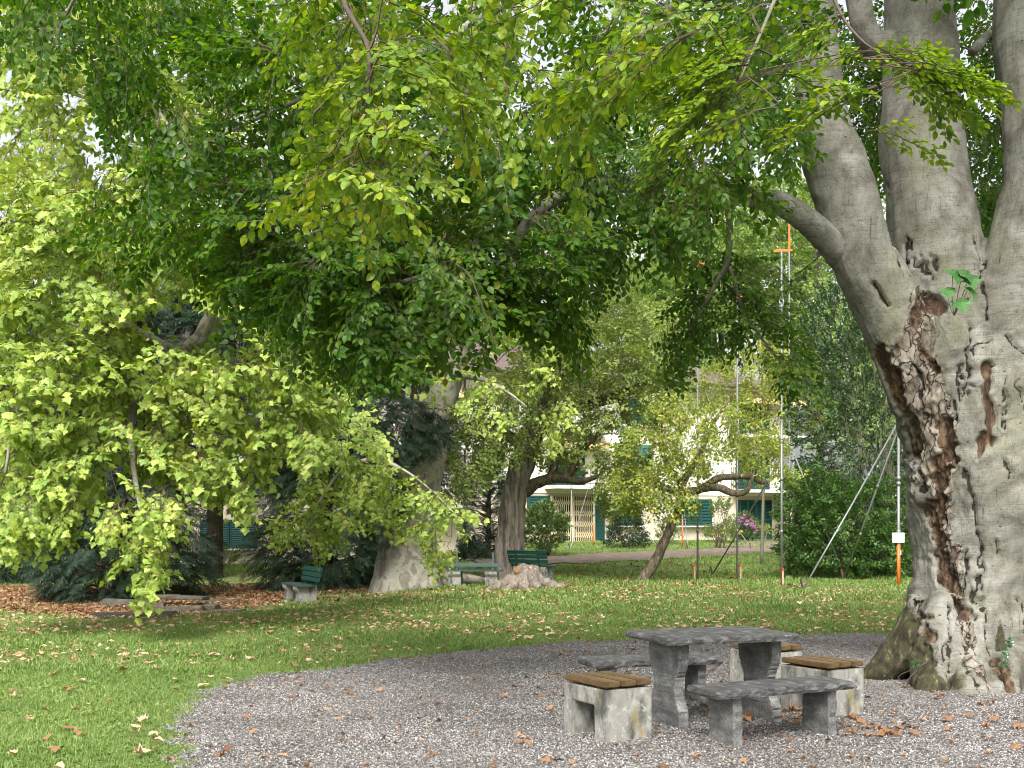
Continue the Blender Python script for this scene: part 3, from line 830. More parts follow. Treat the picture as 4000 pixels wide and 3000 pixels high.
        dsp = .035*n1+.012*n2*low+.004*n3*low+.003*n4*low
        dsp += -.055*np.clip(rot*2.2-.55, 0, 1)-.035*np.clip(crk*1.5, 0, 1)+.014*rim+.010*n4*np.clip(rot*3, 0, 1)
        ridg = np.sin(np.arctan2(V[:, 1]-11.7, V[:, 0]-4.85)*9+n1*3)*np.clip((v-1900)/700, 0, 1)*.03
        cen = np.interp(v, [1100, 1350, 1700, 2100, 2500], [3680, 3600, 3690, 3730, 3775]); wid = np.interp(v, [1000, 1150, 1350, 1600, 2000, 2500, 2650], [25, 75, 100, 85, 50, 32, 15])
        flake = np.clip(1.15-np.abs(uj-cen)/wid, 0, 1)*front*np.clip((v-1030)/80, 0, 1)
        dsp += .016*n4*np.clip(flake*2, 0, 1)+.012*n3*np.clip(flake*2, 0, 1)
        return V+N*(dsp+ridg)[:, None], dict(flake=flake, rot=rot, crack=crk*1.0+.75*np.clip(rot*3-2.3, 0, .4), moss=np.clip(moss, 0, 1))
    # vertices are in world coordinates here: bring them into the root's frame afterwards
    t = remeshed("trunk", mb, M['beechbark'], .021, root, disp)
    t.data.transform(Matrix.Translation((-5.0, -11.7, 0)))
    # side limbs
    lm = MB()
    limbs = [A[len(A)//2:], B[len(B)//2:], C[len(C)//2:]]
    def side(K, sides=8, n=6):
        P = limb(K, n); lm.tube(P[:, :3], P[:, 3], sides, 1 if K[0][2] < 10.5 and K[-1][2] < 7 else 0, True, .08); limbs.append(P); return P
    side([(3290,1000,11.5,120),(3225,930,11.3,110),(3148,860,11.1,100),(3060,800,11,94),(2960,775,10.9,82),(2800,735,10.9,74),(2600,705,10.8,66),(2350,715,10.6,58),(2180,770,10.4,52)], 10)
    side([(2180,770,10.4,54),(2090,840,10.2,50),(2000,960,10,50),(1930,1060,9.9,52),(1880,1160,9.8,44),(1780,1210,9.7,32),(1640,1270,9.6,24),(1480,1330,9.5,16)])
    side([(1900,1120,9.8,30),(1800,1100,9.7,22),(1650,1080,9.5,18),(1450,1150,9.4,12)])
    side([(3200,60,11.9,80),(3000,-60,11.5,70),(2750,-20,11.2,58),(2480,110,11,46),(2340,360,10.8,40),(2280,500,10.6,34),(2200,640,10.4,24)])
    side([(2830,-40,11.4,50),(2400,-150,10.6,50),(2000,0,9.8,42),(1700,180,9.4,34),(1400,300,9.2,24),(1100,420,9.4,16),(800,560,10,10)])
    side([(2000,0,9.8,36),(1850,300,9.5,30),(1700,560,9.4,24),(1500,760,9.3,18),(1250,900,9.6,12),(950,1000,10.2,8)])
    side([(2750,720,10.9,30),(2840,800,11,26),(2845,1000,11.2,24),(2800,1100,11.3,18),(2720,1250,11.4,12)])
    side([(2850,1040,11.2,16),(2900,1200,11.3,13),(2960,1300,11.4,10),(3080,1450,11.5,7)])
    side([(2800,-300,9,50),(2200,-420,7.4,44),(1700,-300,6.6,36),(1350,-60,6.3,24),(1440,200,6.2,18),(1420,470,6.1,11),(1380,640,6.0,6)])
    side([(3600,-700,12,90),(3300,-500,8.6,60),(3120,-200,6.4,26),(2950,180,5.9,12),(2880,330,5.8,6)])
    side([(3300,-500,8.6,40),(3200,-250,6.6,22),(3260,0,6.2,14),(3380,170,5.9,9),(3600,280,5.8,5)])
    side([(1700,-300,6.6,30),(1000,-350,8,30),(500,-250,9,22),(300,-20,9.4,14),(200,200,9.7,8)])
    side([(2600,-450,8.2,40),(1900,-900,9,34),(1200,-1000,10,30),(600,-700,11,20)])
    side([(3560,-700,12.4,120),(3000,-1300,10.5,80),(2200,-1500,9,60),(1600,-1300,8,40),(1000,-900,8.5,24)])
    side([(4010,-500,11.9,120),(4500,-1000,10,80),(5000,-1200,8.5,50)])
    side([(3600,-1300,12.6,100),(3300,-1700,14.5,70),(3000,-1500,17,40)])
    side([(3800,200,13,40),(3880,150,14,30),(3900,500,14.6,20),(3830,800,15,12)])
    tw = MB(); cr = MB()
    def fill(P, temps, droop, scale=(.6, .9), m=0, roll=.4, lift=.12, hd=None):
        Bp, Dv = grow(limbs, P, tw, droop, lift, hdir=None if hd is None else np.array(hd))
        sub = MB(); scatter(sub, temps, Bp, Dv, scale, roll)
        for k in range(len(sub.MI)): sub.MI[k] = np.where(sub.MI[k] == 0, m, 2)
        off = cr.n
        for k in range(len(sub.V)):
            cr.V.append(sub.V[k]); cr.LI.append(sub.LI[k]+off); cr.LT.append(sub.LT[k]); cr.MI.append(sub.MI[k])
        cr.n += sub.n
    # dark inner canopy, seen from below
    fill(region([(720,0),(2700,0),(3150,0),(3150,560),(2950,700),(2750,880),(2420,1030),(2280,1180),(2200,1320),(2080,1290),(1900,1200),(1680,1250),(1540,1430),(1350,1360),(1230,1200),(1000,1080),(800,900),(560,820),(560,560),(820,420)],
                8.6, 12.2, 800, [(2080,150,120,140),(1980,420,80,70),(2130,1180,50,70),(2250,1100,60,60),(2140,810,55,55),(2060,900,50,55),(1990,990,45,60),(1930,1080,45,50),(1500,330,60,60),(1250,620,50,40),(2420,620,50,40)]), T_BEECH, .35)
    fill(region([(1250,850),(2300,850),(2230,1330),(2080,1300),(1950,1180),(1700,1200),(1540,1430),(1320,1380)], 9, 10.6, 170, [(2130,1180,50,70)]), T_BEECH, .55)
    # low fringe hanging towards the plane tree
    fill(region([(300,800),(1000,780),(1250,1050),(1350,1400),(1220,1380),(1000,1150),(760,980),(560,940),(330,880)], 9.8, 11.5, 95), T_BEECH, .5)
    # hanging curtain left of the trunk
    fill(region([(2760,900),(2960,960),(3080,1060),(3200,1120),(3240,1190),(3140,1260),(3230,1480),(3110,1480),(2950,1300),(2800,1200),(2700,1350),(2580,1450),(2600,1300),(2680,1150),(2650,1050)], 11, 11.9, 62), T_BEECH, .6, (.5, .75))
    # behind the stems
    fill(region([(3740,-50),(3960,-50),(3960,1000),(3840,1040),(3780,900)], 13.5, 15.5, 90), T_BEECH, .4)
    fill(region([(3250,-50),(3480,-50),(3470,700),(3400,700),(3300,400)], 13.2, 15, 60), T_BEECH, .4)
    fill(region([(3850,700),(3960,600),(3900,1150),(3830,1150)], 13.5, 15, 20), T_BEECH, .4)
    # thin outer sprays at upper left
    fill(region([(0,-150),(900,-150),(800,120),(560,250),(350,220),(150,120),(0,130)], 8.6, 11, 44), T_BEECH, .4)
    fill(region([(350,150),(650,150),(600,420),(450,520),(380,350)], 9.4, 11.5, 22), T_BEECH, .6)
    # the crown above the picture
    q = ellipsoid((4.2, 12, 10.0), (6.5, 5.0, 4.0), 1300, .2)
    py = HZ-FPX*(q[:, 2]-H0)/np.maximum(q[:, 1], .5)
    q = q[(py < -120) & (q[:, 2] > 5.5)][:260]
    fill(q, T_BEECH, .3, (1.2, 1.7))
    # near sprays, their caught light painted into a brighter leaf colour
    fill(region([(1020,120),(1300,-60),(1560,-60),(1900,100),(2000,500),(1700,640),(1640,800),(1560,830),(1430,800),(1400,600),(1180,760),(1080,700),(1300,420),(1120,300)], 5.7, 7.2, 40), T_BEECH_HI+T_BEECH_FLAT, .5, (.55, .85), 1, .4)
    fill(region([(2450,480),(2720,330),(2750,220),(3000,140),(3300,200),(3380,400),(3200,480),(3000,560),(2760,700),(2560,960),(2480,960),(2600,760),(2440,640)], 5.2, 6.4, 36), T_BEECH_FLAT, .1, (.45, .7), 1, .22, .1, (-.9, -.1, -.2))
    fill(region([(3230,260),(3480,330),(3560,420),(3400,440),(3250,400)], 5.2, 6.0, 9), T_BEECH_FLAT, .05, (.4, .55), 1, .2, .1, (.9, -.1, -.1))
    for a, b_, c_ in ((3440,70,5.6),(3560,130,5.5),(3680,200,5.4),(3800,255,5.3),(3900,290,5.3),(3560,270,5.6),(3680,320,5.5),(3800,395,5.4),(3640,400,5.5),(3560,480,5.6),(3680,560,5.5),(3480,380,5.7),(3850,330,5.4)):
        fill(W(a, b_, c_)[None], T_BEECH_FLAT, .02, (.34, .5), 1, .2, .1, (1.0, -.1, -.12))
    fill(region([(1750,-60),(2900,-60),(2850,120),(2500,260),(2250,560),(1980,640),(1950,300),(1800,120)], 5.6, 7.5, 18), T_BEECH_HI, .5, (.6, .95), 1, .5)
    merge(cr, tw, 2)
    o = cr.build("crown", [M['beech'], M['beech_lit'], M['twig']], root); o.data.transform(Matrix.Translation((-5.0, -11.7, 0)))
    o = lm.build("limb", [M['beechbark'], M['twig']], root, True); o.data.transform(Matrix.Translation((-5.0, -11.7, 0)))
beech()

def local(o, p):
    """mesh given in world coordinates -> coordinates of its thing"""
    o.data.transform(Matrix.Translation((-float(p[0]), -float(p[1]), -float(p[2]))))
    return o

# ------------------------------------------------------------------ plane trees
def plane_tree():
    base = G(1575, 30)
    root = empty("plane_tree", base, label="large plane tree with pale mottled trunk and long drooping yellow-green branches", cat="tree")
    b0 = H0-(base[2]-H0)
    mb = MB()
    by = HZ+(H0-base[2])*FPX/30
    K = [(1585,by+40,30,330),(1590,by-30,30,280),(1590,by-120,30,245),(1600,2050,30,215),(1630,1900,30,190),(1660,1750,30,175),(1690,1600,30,165),(1740,1450,30,150),(1800,1250,30,130),(1830,900,30.5,110),(1800,400,31,80),(1850,-200,31,50)]
    P = limb(K, 4); mb.tube(P[:, :3], P[:, 3], 20, 0, True, .03)
    for dx, dy, dd in ((-130, 20, -.3), (-80, 50, -.8), (30, 60, -.9), (130, 45, -.6), (170, 15, .2)):
        Q = limb([(1585+dx*.25, by-110, 30+dd*.3, 120), (1585+dx*.6, by-20, 30+dd*.7, 110), (1585+dx, by+dy*.8, 30+dd, 60)], 4); mb.tube(Q[:, :3], Q[:, 3], 10, 0, True, .05)
    limbs = [P[len(P)//3:]]
    lm = MB()
    def side(K, n=6):
        Q = limb(K, n); lm.tube(Q[:, :3], Q[:, 3], 10, 0, True, .05); limbs.append(Q)
    side([(1710,1560,30.3,90),(1560,1380,28.5,84),(1300,1260,24.5,76),(1000,1220,20.5,66),(860,1260,19,64),(770,1330,18.4,58),(640,1420,17.6,46),(520,1600,16.8,34),(520,1800,16.2,24),(550,2000,15.6,15),(570,2200,15.2,9)])
    side([(770,1330,18.4,44),(850,1170,18.6,52),(860,1080,18.8,46),(820,900,19.2,36),(740,650,20,26),(600,400,21,16)])
    side([(700,1380,18,40),(540,1300,17.6,40),(430,1250,17.2,34),(250,1360,16.8,26),(80,1550,16.4,18),(20,1850,16,10)])
    side([(1000,1220,20.5,46),(1050,1450,20,38),(1000,1650,19.6,26),(950,1850,19.2,16),(900,2000,19,9)])
    side([(1630,1900,30,40),(1500,1800,26,22),(1350,1830,23.5,14),(1250,1960,22.5,14),(1200,2080,22,8)])
    side([(1500,1800,26,20),(1600,1850,24.6,10),(1700,1930,23.4,6),(1780,2010,22.8,4)])
    side([(1800,1250,30,70),(1500,900,28,56),(1100,650,26,44),(700,480,24,30),(400,400,23,20),(100,300,23,12)])
    side([(1830,900,30.5,60),(2000,700,30,40),(2200,600,30,24)])
    side([(1500,900,28,40),(1450,500,28,30),(1350,200,28,20)])
    side([(1740,1450,30,44),(1880,1480,28.4,24),(1980,1530,27.2,10),(2060,1590,26.6,4)])
    # seen bare length of the forking limb
    tw, cr = MB(), MB()
    def fill(P, droop, scale=(.65, .9), back=.3, hd=(0, -.25, 0)):
        Bp, Dv = grow(limbs, P, tw, droop, .1, .004, 4, back, .008, np.array(hd))
        scatter(cr, T_PLANE, Bp, Dv, scale, .45)
    holes = [(690,1230,190,90),(900,1300,90,80),(600,1850,90,55),(830,1960,80,60),(300,1500,40,50),(1000,1560,60,50),(760,1690,70,40),(420,1790,80,60),(250,1900,45,40),(930,1790,50,50),(1130,1650,50,40),(200,1700,40,30)]
    fill(region([(0,620),(350,720),(750,800),(1000,950),(1180,1150),(1330,1450),(1300,1650),(1180,1740),(1080,1740),(980,1840),(860,1930),(770,1850),(650,1880),(560,1800),(450,1840),(330,1930),(0,1990)], 15.2, 19.5, 900, holes), .55)
    fill(region([(430,1880),(640,1860),(720,2010),(650,2150),(590,2290),(555,2290),(520,2180),(400,2070)], 14.6, 15.8, 40), .8, (.6, .8))
    fill(region([(870,1850),(1010,1850),(980,1960),(900,2020)], 15.2, 16.5, 12), .8, (.5, .7))
    fill(region([(0,1960),(300,1960),(300,2060),(200,2120),(80,2110),(0,2160)], 15, 16.5, 36), .8, (.6, .8))
    fill(region([(1150,1700),(1450,1780),(1650,1880),(1790,1930),(1860,2030),(1740,2090),(1770,2200),(1710,2220),(1620,2110),(1400,2040),(1320,2110),(1260,2170),(1190,2080),(1050,2100),(1080,1980),(1200,1850)], 21.5, 24, 120), .4, (.6, .85))
    fill(region([(0,-80),(760,-80),(880,300),(900,700),(600,800),(0,720)], 20, 27, 420, [(430,520,120,110),(120,500,50,60),(330,130,60,70),(700,250,50,60)]), .45, (.8, 1.1))
    fill(region([(900,-100),(2500,-100),(2600,500),(2350,900),(2250,1400),(1550,1420),(1100,1000)], 26, 33, 330, [(2070,180,130,150),(2200,80,120,60),(1960,430,50,60),(2380,320,60,50)]), .4, (1.1, 1.5))
    fill(region([(1020,1480),(1350,1500),(1480,1680),(1540,1840),(1350,1850),(1100,1750)], 20, 23.5, 60), .5)
    fill(region([(1760,1450),(2150,1430),(2230,1600),(2150,1740),(1950,1700),(1800,1620)], 25.5, 28, 30), .5, (.6, .85))
    # seed balls
    sb = MB()
    bm = bmesh.new(); bmesh.ops.create_icosphere(bm, subdivisions=1, radius=.017)
    bv = [v.co[:] for v in bm.verts]; bf = [tuple(v.index for v in f.verts) for f in bm.faces]; bm.free()
    sb.add(bv, bf)
    q = region([(100,800),(900,850),(1150,1300),(1000,1900),(300,1900),(50,1500)], 15, 16, 36)
    def disp(V, N):
        n1 = vnoise(V, 1.1); n2 = vnoise(V, 4)
        return V+N*(.09*n1+.03*n2)[:, None], {}
    local(remeshed("trunk", mb, M['planebark'], .05, root, disp), base)
    local(lm.build("limb", M['planebark'], root, True), base)
    merge(cr, tw, 1)
    local(cr.build("crown", [M['plane'], M['twig']], root), base)
    b0_ = sb.build("seed_ball", M['herb'], root, True)
    for i in range(len(q)):
        o = b0_ if i == 0 else b0_.copy()
        if i: col.objects.link(o)
        o.parent = root; o.location = tuple(q[i]-base)
plane_tree()

# ------------------------------------------------------------------ yews, cypress
def conifer(name, base, h, r, n, label, cat="tree", temps=T_YEW, mat='yew', skirt=.15, power=.8, scale=(.75, 1.25), droop=.35, up=0.0, off=0, extra=None, t0=0.0):
    root = empty(name, base, label=label, cat=cat)
    mb = MB()
    mb.tube([(0,0,-.2),(0.05,0,h*.5),(0,0,h*.95)], [r*.09+.05, r*.06+.03, .02], 8, 0, True, .1)
    t = t0+(1-t0)*rng.uniform(0, 1, n)**1.15
    ang = rng.uniform(0, 2*math.pi, n)
    lob = 1+.18*np.sin(ang*3+t*9+off)+.12*np.sin(ang*7+t*23+off)
    prof = np.where(t < skirt, .75+.25*t/skirt, (1-(t-skirt)/(1-skirt))**power)
    q = r*prof*lob*np.sqrt(rng.uniform(.25, 1, n))
    P = np.stack([q*np.cos(ang), q*np.sin(ang), h*t*.97+.12-.06*q], 1)
    Dv = np.stack([np.cos(ang), np.sin(ang), rng.normal(-droop, .3, n)+up], 1)
    cr = MB(); scatter(cr, temps, P, Dv, scale, .5)
    if extra is not None:
        E = extra-np.asarray(base)
        De = E*np.array((1, 1, 0)); De = De/(np.linalg.norm(De, axis=1)[:, None]+1e-6)+np.array((0, 0, -.35))+rng.normal(0, .3, E.shape)
        scatter(cr, temps, E, De, scale, .5)
    bl = MB()
    for k in range(0, n, max(1, n//140)):
        s = np.array((0, 0, max(.1, P[k, 2]-.3*q[k])))
        bl.tube(np.array([s, (s+P[k])/2+np.array((0, 0, .08)), P[k]]), [.03, .02, .006], 4, 0, False)
    mb.build("trunk", M['yewbark'], root, True)
    merge(cr, bl, 1)
    cr.build("crown", [M[mat], M['twig']], root)
    return root
conifer("yew_tree", G(470, 30), 9.2, 2.25, 4600, "dark dense yew spreading to the ground behind the stone slabs", off=1)
conifer("yew_tree", G(1270, 32.5), 9.5, 1.9, 4200, "dark yew with drooping boughs right behind the green park bench", off=4,
        extra=np.concatenate([region([(1380,1540),(1560,1500),(1700,1590),(1760,1700),(1690,1760),(1560,1830),(1400,1780)], 28.2, 29.3, 420), region([(1380,1800),(1560,1850),(1600,1960),(1500,2080),(1400,2200),(1340,2050)], 28.6, 29.6, 300)]))
conifer("yew_tree", G(840, 41), 12.5, 3.2, 3200, "tall dark yew standing deep between the two nearer yews, over the shuttered window", scale=(1.2, 1.8), skirt=.45, off=2, t0=.27)
conifer("spruce_tree", G(20, 42), 13.5, 3.0, 2600, "dark conifer at the left edge behind the plane foliage", scale=(1.2, 1.8), off=3)
conifer("cypress_tree", G(1905, 43), 3.9, .85, 900, "blue-green columnar cypress beside the ridged trunk, in front of the house", temps=T_YEW, mat='cypress', skirt=.35, power=.6, scale=(.7, 1.1), droop=-.6, off=5)
conifer("yew_tree", G(1610, 34), 9.0, 1.5, 900, "narrow dark yew whose boughs show right behind the pale plane trunk", skirt=.55, off=6, t0=.3)

# ------------------------------------------------------------------ field maple and leaning tree
def maple_tree():
    base = G(1990, 32)
    root = empty("maple_tree", base, label="maple with a grey spirally ridged trunk beside the stump", cat="tree")
    by = HZ+(H0-base[2])*FPX/32
    d = 32
    mb = MB()
    P = limb([(1985,by+30,d,160),(1985,by-20,d,132),(1988,2150,d,112),(1998,2030,d,96),(2012,1930,d,88),(2032,1850,d,94),(2052,1790,d,100),(2075,1720,d,90),(2120,1620,d,70),(2180,1480,d,56),(2240,1300,d,40)], 5)
    mb.tube(P[:, :3], P[:, 3], 16, 0, True, .04)
    limbs = [P[len(P)//2:]]
    lm = MB()
    def side(K, n=5):
        Q = limb(K, n); lm.tube(Q[:, :3], Q[:, 3], 8, 0, True, .08); limbs.append(Q)
    side([(2050,1920,d,60),(2090,1890,d-.2,46),(2150,1870,d-.4,44),(2210,1868,d-.6,40),(2270,1880,d-.8,26),(2340,1860,d-1,14)])
    side([(2150,1870,d-.4,36),(2165,1820,d-.4,32),(2180,1760,d-.3,26),(2230,1650,d,20)])
    side([(2210,1868,d-.6,34),(2240,1830,d-.7,30),(2290,1740,d-.9,22),(2400,1640,d-1,14)])
    side([(2120,1620,d,56),(2300,1580,d+.3,46),(2420,1540,d+.4,40),(2510,1500,d+.4,26),(2620,1400,d+.4,14)])
    side([(2060,1760,d,50),(1960,1680,d,34),(1850,1650,d,20),(1790,1720,d-.3,10)])
    side([(2180,1480,d,40),(2080,1350,d,28),(2000,1250,d,14)])
    side([(2420,1540,d+.4,30),(2450,1640,d,22),(2500,1700,d-.3,12)])
    tw, cr = MB(), MB()
    Pp = region([(1740,1750),(1790,1560),(2000,1420),(2120,1250),(2350,1130),(2600,1200),(2680,1380),(2620,1560),(2520,1650),(2480,1800),(2560,1900),(2420,1990),(2330,1960),(2330,1830),(2180,1830),(2100,1790),(1960,1790),(1900,1860),(1800,1950),(1770,1900)], 29.6, 34, 1250, [(1820,1750,40,60),(2380,1720,45,60),(2130,1700,40,40),(2290,1800,40,35),(2480,1600,30,60)])
    Bp, Dv = grow(limbs, Pp, tw, .3, .1, .004, 3, .3, .009)
    scatter(cr, T_MAPLE, Bp, Dv, (.9, 1.35), .5)
    def disp(V, N):
        a = np.arctan2(V[:, 1]-base[1], V[:, 0]-base[0]-.06*np.sin(V[:, 2]))
        rid = np.sin(a*7+V[:, 2]*1.6)*.045
        return V+N*(rid+.03*vnoise(V, 2)+.012*vnoise(V, 9))[:, None], {}
    local(remeshed("trunk", mb, M['maplebark'], .028, root, disp), base)
    local(lm.build("limb", M['leanbark'], root, True), base)
    merge(cr, tw, 1)
    local(cr.build("crown", [M['maple'], M['twig']], root), base)
maple_tree()

def leaning_tree():
    base = G(2510, 30)
    root = empty("leaning_tree", base, label="small leaning tree with dark rough trunk and yellowing crown before the house", cat="tree")
    by = HZ+(H0-base[2])*FPX/30
    d = 30
    mb = MB()
    P = limb([(2500,by+20,d,66),(2518,by-20,d,48),(2560,2190,d,39),(2602,2100,d,35),(2630,2040,d,33),(2650,2000,d,40),(2657,1940,d,32),(2670,1880,d,28)], 4)
    mb.tube(P[:, :3], P[:, 3], 10, 0, True, .16)
    limbs = [P[-6:]]
    def side(K, n=5):
        Q = limb(K, n); mb.tube(Q[:, :3], Q[:, 3], 8, 0, True, .15); limbs.append(Q)
    side([(2660,1930,d,34),(2740,1910,d,32),(2800,1870,d-.1,28),(2860,1862,d-.1,26),(2930,1862,d,24),(2985,1885,d,18),(3040,1850,d,8)])
    side([(2740,1910,d,28),(2810,1905,d-.3,28),(2860,1925,d-.4,28),(2910,1922,d-.4,24),(2935,1880,d-.3,18),(2960,1800,d-.2,10)])
    side([(2665,1900,d,30),(2600,1800,d+.2,24),(2580,1680,d+.3,16),(2620,1560,d+.3,8)])
    side([(2670,1880,d,28),(2740,1760,d+.1,22),(2790,1650,d+.2,14),(2850,1560,d+.2,8)])
    side([(2660,1930,d,24),(2560,1900,d-.3,16),(2450,1900,d-.5,8)])
    tw, cr = MB(), MB()
    Pp = region([(2360,1880),(2450,1650),(2600,1520),(2780,1540),(2950,1600),(3060,1720),(3100,1860),(2960,1830),(2860,1840),(2720,1880),(2720,1980),(2600,1990),(2450,1990)], 28.3, 31.8, 400, [(2830,1800,60,50),(2700,1700,30,30),(2560,1760,30,30)])
    Bp, Dv = grow(limbs, Pp, tw, .5, .12, .004, 3, .3, .008)
    scatter(cr, T_YELL, Bp, Dv, (.8, 1.15), .5)
    local(mb.build("trunk", M['leanbark'], root, True), base)
    merge(cr, tw, 1)
    local(cr.build("crown", [M['yellowing'], M['twig']], root), base)
leaning_tree()

def slim_tree(px, d, topy, poly, dr, n, label, mat='yellowing', temps=T_YELL, w=14, scale=(.8, 1.15)):
    base = G(px, d)
    root = empty("young_tree", base, label=label, cat="tree")
    by = HZ+(H0-base[2])*FPX/d
    mb = MB(); P = limb([(px, by+10, d, w), (px+8, (by+topy)/2, d, w*.7), (px-4, topy, d, w*.25)], 8)
    mb.tube(P[:, :3], P[:, 3], 6, 0, True, .05)
    tw, cr = MB(), MB()
    Bp, Dv = grow([P[6:]], region(poly, dr[0], dr[1], n), tw, .3, .15, .004, 3, .3, .006)
    scatter(cr, temps, Bp, Dv, scale, .5)
    local(mb.build("trunk", M['greypost'], root, True), base)
    merge(cr, tw, 1)
    local(cr.build("crown", [M[mat], M['twig']], root), base)
slim_tree(2975, 38, 1330, [(2650,1500),(2850,1380),(3000,1330),(3150,1420),(3220,1600),(3100,1680),(2980,1620),(2850,1560),(2700,1600)], (36, 40), 260, "young slim tree with sparse yellow-green leaves between the survey poles")

# ------------------------------------------------------------------ shrubs and hedge
def shrub(name, pts, center, temps, mat, label, cat="shrub", scale=(.8, 1.2), up=.35, stems=14, base=None, stemw=.018, smat='twig'):
    base = base if base is not None else np.array((center[0], center[1], g1(center[0], center[1])))
    root = empty(name, base, label=label, cat=cat)
    Dv = pts-np.asarray(center); Dv = Dv/(np.linalg.norm(Dv, axis=1)[:, None]+1e-6)+np.array((0, 0, up))+rng.normal(0, .35, Dv.shape)
    cr, st = MB(), MB()
    scatter(cr, temps, pts, Dv, scale, 1.0)
    for k in rng.choice(len(pts), min(stems, len(pts)), replace=False):
        b0 = base+np.array((rng.normal(0, .12), rng.normal(0, .12), -.05))
        st.tube(spline(np.array([b0, (b0+pts[k])/2+rng.normal(0, .1, 3), pts[k]]), 3), np.linspace(stemw, .005, 7), 4, 0, False)
    if stems >= 50: local(st.build("branches", M[smat], root), base)
    else: merge(cr, st, 1)
    local(cr.build("foliage", [M[mat], M['twig']], root), base)
    return root
shrub("holly_tree", region([(3130,1330),(3200,1180),(3330,1120),(3600,1300),(3650,1900),(3560,2080),(3300,2020),(3160,1900),(3110,1700)], 32.5, 36, 1500), W(3430, 1700, 35), T_HOLLY, 'holly', "big glossy dark holly left of the beech trunk with bare grey twigs", "tree", (1.0, 1.5), .1, 60, G(3430, 35), .03, 'greypost')
shrub("hedge_shrub", region([(3070,1980),(3160,1850),(3300,1900),(3600,1950),(3620,2270),(3230,2262),(3120,2200),(3070,2120)], 31.5, 35, 1000, [(3330,2240,60,20)]), W(3380, 2080, 34.5), T_HEDGE, 'hedge', "green leafy hedge shrub behind the wire fence, under the holly", "shrub", (.9, 1.4), .2, 50, G(3380, 34.5))
shrub("laurel_bush", region([(2040,2060),(2080,1990),(2140,1970),(2190,2000),(2210,2060),(2195,2120),(2130,2140),(2050,2130)], 41.5, 43.5, 300), W(2125, 2080, 42.6), T_LAUREL, 'laurel', "round light green laurel bush beside the ridged trunk, left of the cream gate", "shrub", (.8, 1.1), .5, 20)
shrub("dark_shrub", region([(2395,2115),(2400,2030),(2440,1990),(2490,2030),(2500,2110)], 49, 51, 150), W(2445, 2070, 50), T_HEDGE, 'yew', "dark green shrub against the house wall under the low maple branches", "shrub", (.8, 1.3), .3, 12)
shrub("phlox_bush", region([(2870,2105),(2880,2040),(2910,2025),(2945,2050),(2950,2105)], 54, 55.5, 130), W(2910, 2080, 55), T_HEDGE, 'herb', "leafy flowering bush with pink blooms before the green shutter door", "flower", (.6, 1.0), .9, 20)
fl = MB(); q = region([(2885,2045),(2890,2026),(2915,2015),(2945,2035),(2952,2065),(2935,2060),(2915,2040)], 53.6, 54.6, 46)
scatter(fl, [spray_small(np.random.default_rng(200), .16, 26, .075, 1.0, .1)], q, rng.normal(0, 1, q.shape), (.8, 1.2), 1.5)
pb = [o for o in bpy.data.objects if o.name.startswith("phlox_bush")][0]
local(fl.build("blossoms", M['pink'], pb), pb.location)
slim_tree(2985, 54.5, 2052, [(2950,2060),(2975,2040),(3010,2050),(3012,2068),(2980,2080),(2960,2080)], (54, 55), 26, "tiny sapling with tan yellow leaves before the green shutter door", w=9, scale=(.5, .7))
shrub("herb_clump", region([(2750,2105),(2780,2070),(2830,2060),(2870,2075),(2870,2105)], 53, 55, 130), W(2810, 2100, 54), T_HEDGE, 'herb', "low grey-green herb bed under the house wall left of the pink flowers", "plant", (.6, .9), .9, 14)
fl = MB(); q = region([(2755,2105),(2770,2085),(2880,2040),(2895,2085),(2790,2100)], 52.8, 53.4, 16)
scatter(fl, [spray_small(np.random.default_rng(201), .12, 16, .06, 1.0, .1)], q, rng.normal(0, 1, q.shape), (.7, 1.1), 1.5)
hb = [o for o in bpy.data.objects if o.name.startswith("herb_clump")][0]
local(fl.build("blossoms", M['yellow'], hb), hb.location)
shrub("climbing_shrub", region([(2770,2080),(2790,1960),(2840,1980),(2870,2060),(2850,2090)], 50, 51, 60), W(2810, 2060, 50.5), T_HEDGE, 'herb', "thin arching shrub right of the ground-floor window of the house", "shrub", (.7, 1.1), .2, 14)
shrub("tall_weed", region([(2560,2115),(2570,2050),(2600,2040),(2640,2060),(2640,2115)], 52, 53, 70), W(2600, 2100, 52.5), T_HEDGE, 'herb', "tall weedy plants along the house wall near the orange pole", "plant", (.6, .9), .9, 12)
shrub("wall_weed", region([(800,2205),(830,2160),(880,2150),(930,2180),(930,2210)], 44.5, 46, 80), W(870, 2200, 45.5), T_HEDGE, 'herb', "scraggly grass-green weeds under the shuttered window between the yews", "plant", (.5, .8), 1.0, 12)
shrub("fern_clump", region([(30,2245),(60,2205),(180,2200),(230,2230),(220,2250)], 41, 43, 90), W(130, 2240, 42), T_HEDGE, 'hedge', "green fern clump at the far left foot of the house", "plant", (.6, .9), .7, 12)
shrub("ivy_mound", region([(1780,2200),(1800,2140),(1850,2130),(1900,2170),(1905,2200)], 40, 42, 120), W(1840, 2190, 41), T_HEDGE, 'yew', "low dark shrubs at the foot of the cypress behind the middle bench", "shrub", (.7, 1.0), .5, 10)
shrub("corner_shrub", region([(3100,2170),(3140,2040),(3230,2000),(3260,2200),(3180,2240)], 37, 40, 260), W(3190, 2150, 38.5), T_HEDGE, 'hedge', "bright green bushes behind the fence post beyond the crossed braces", "shrub", (.9, 1.3), .3, 24)

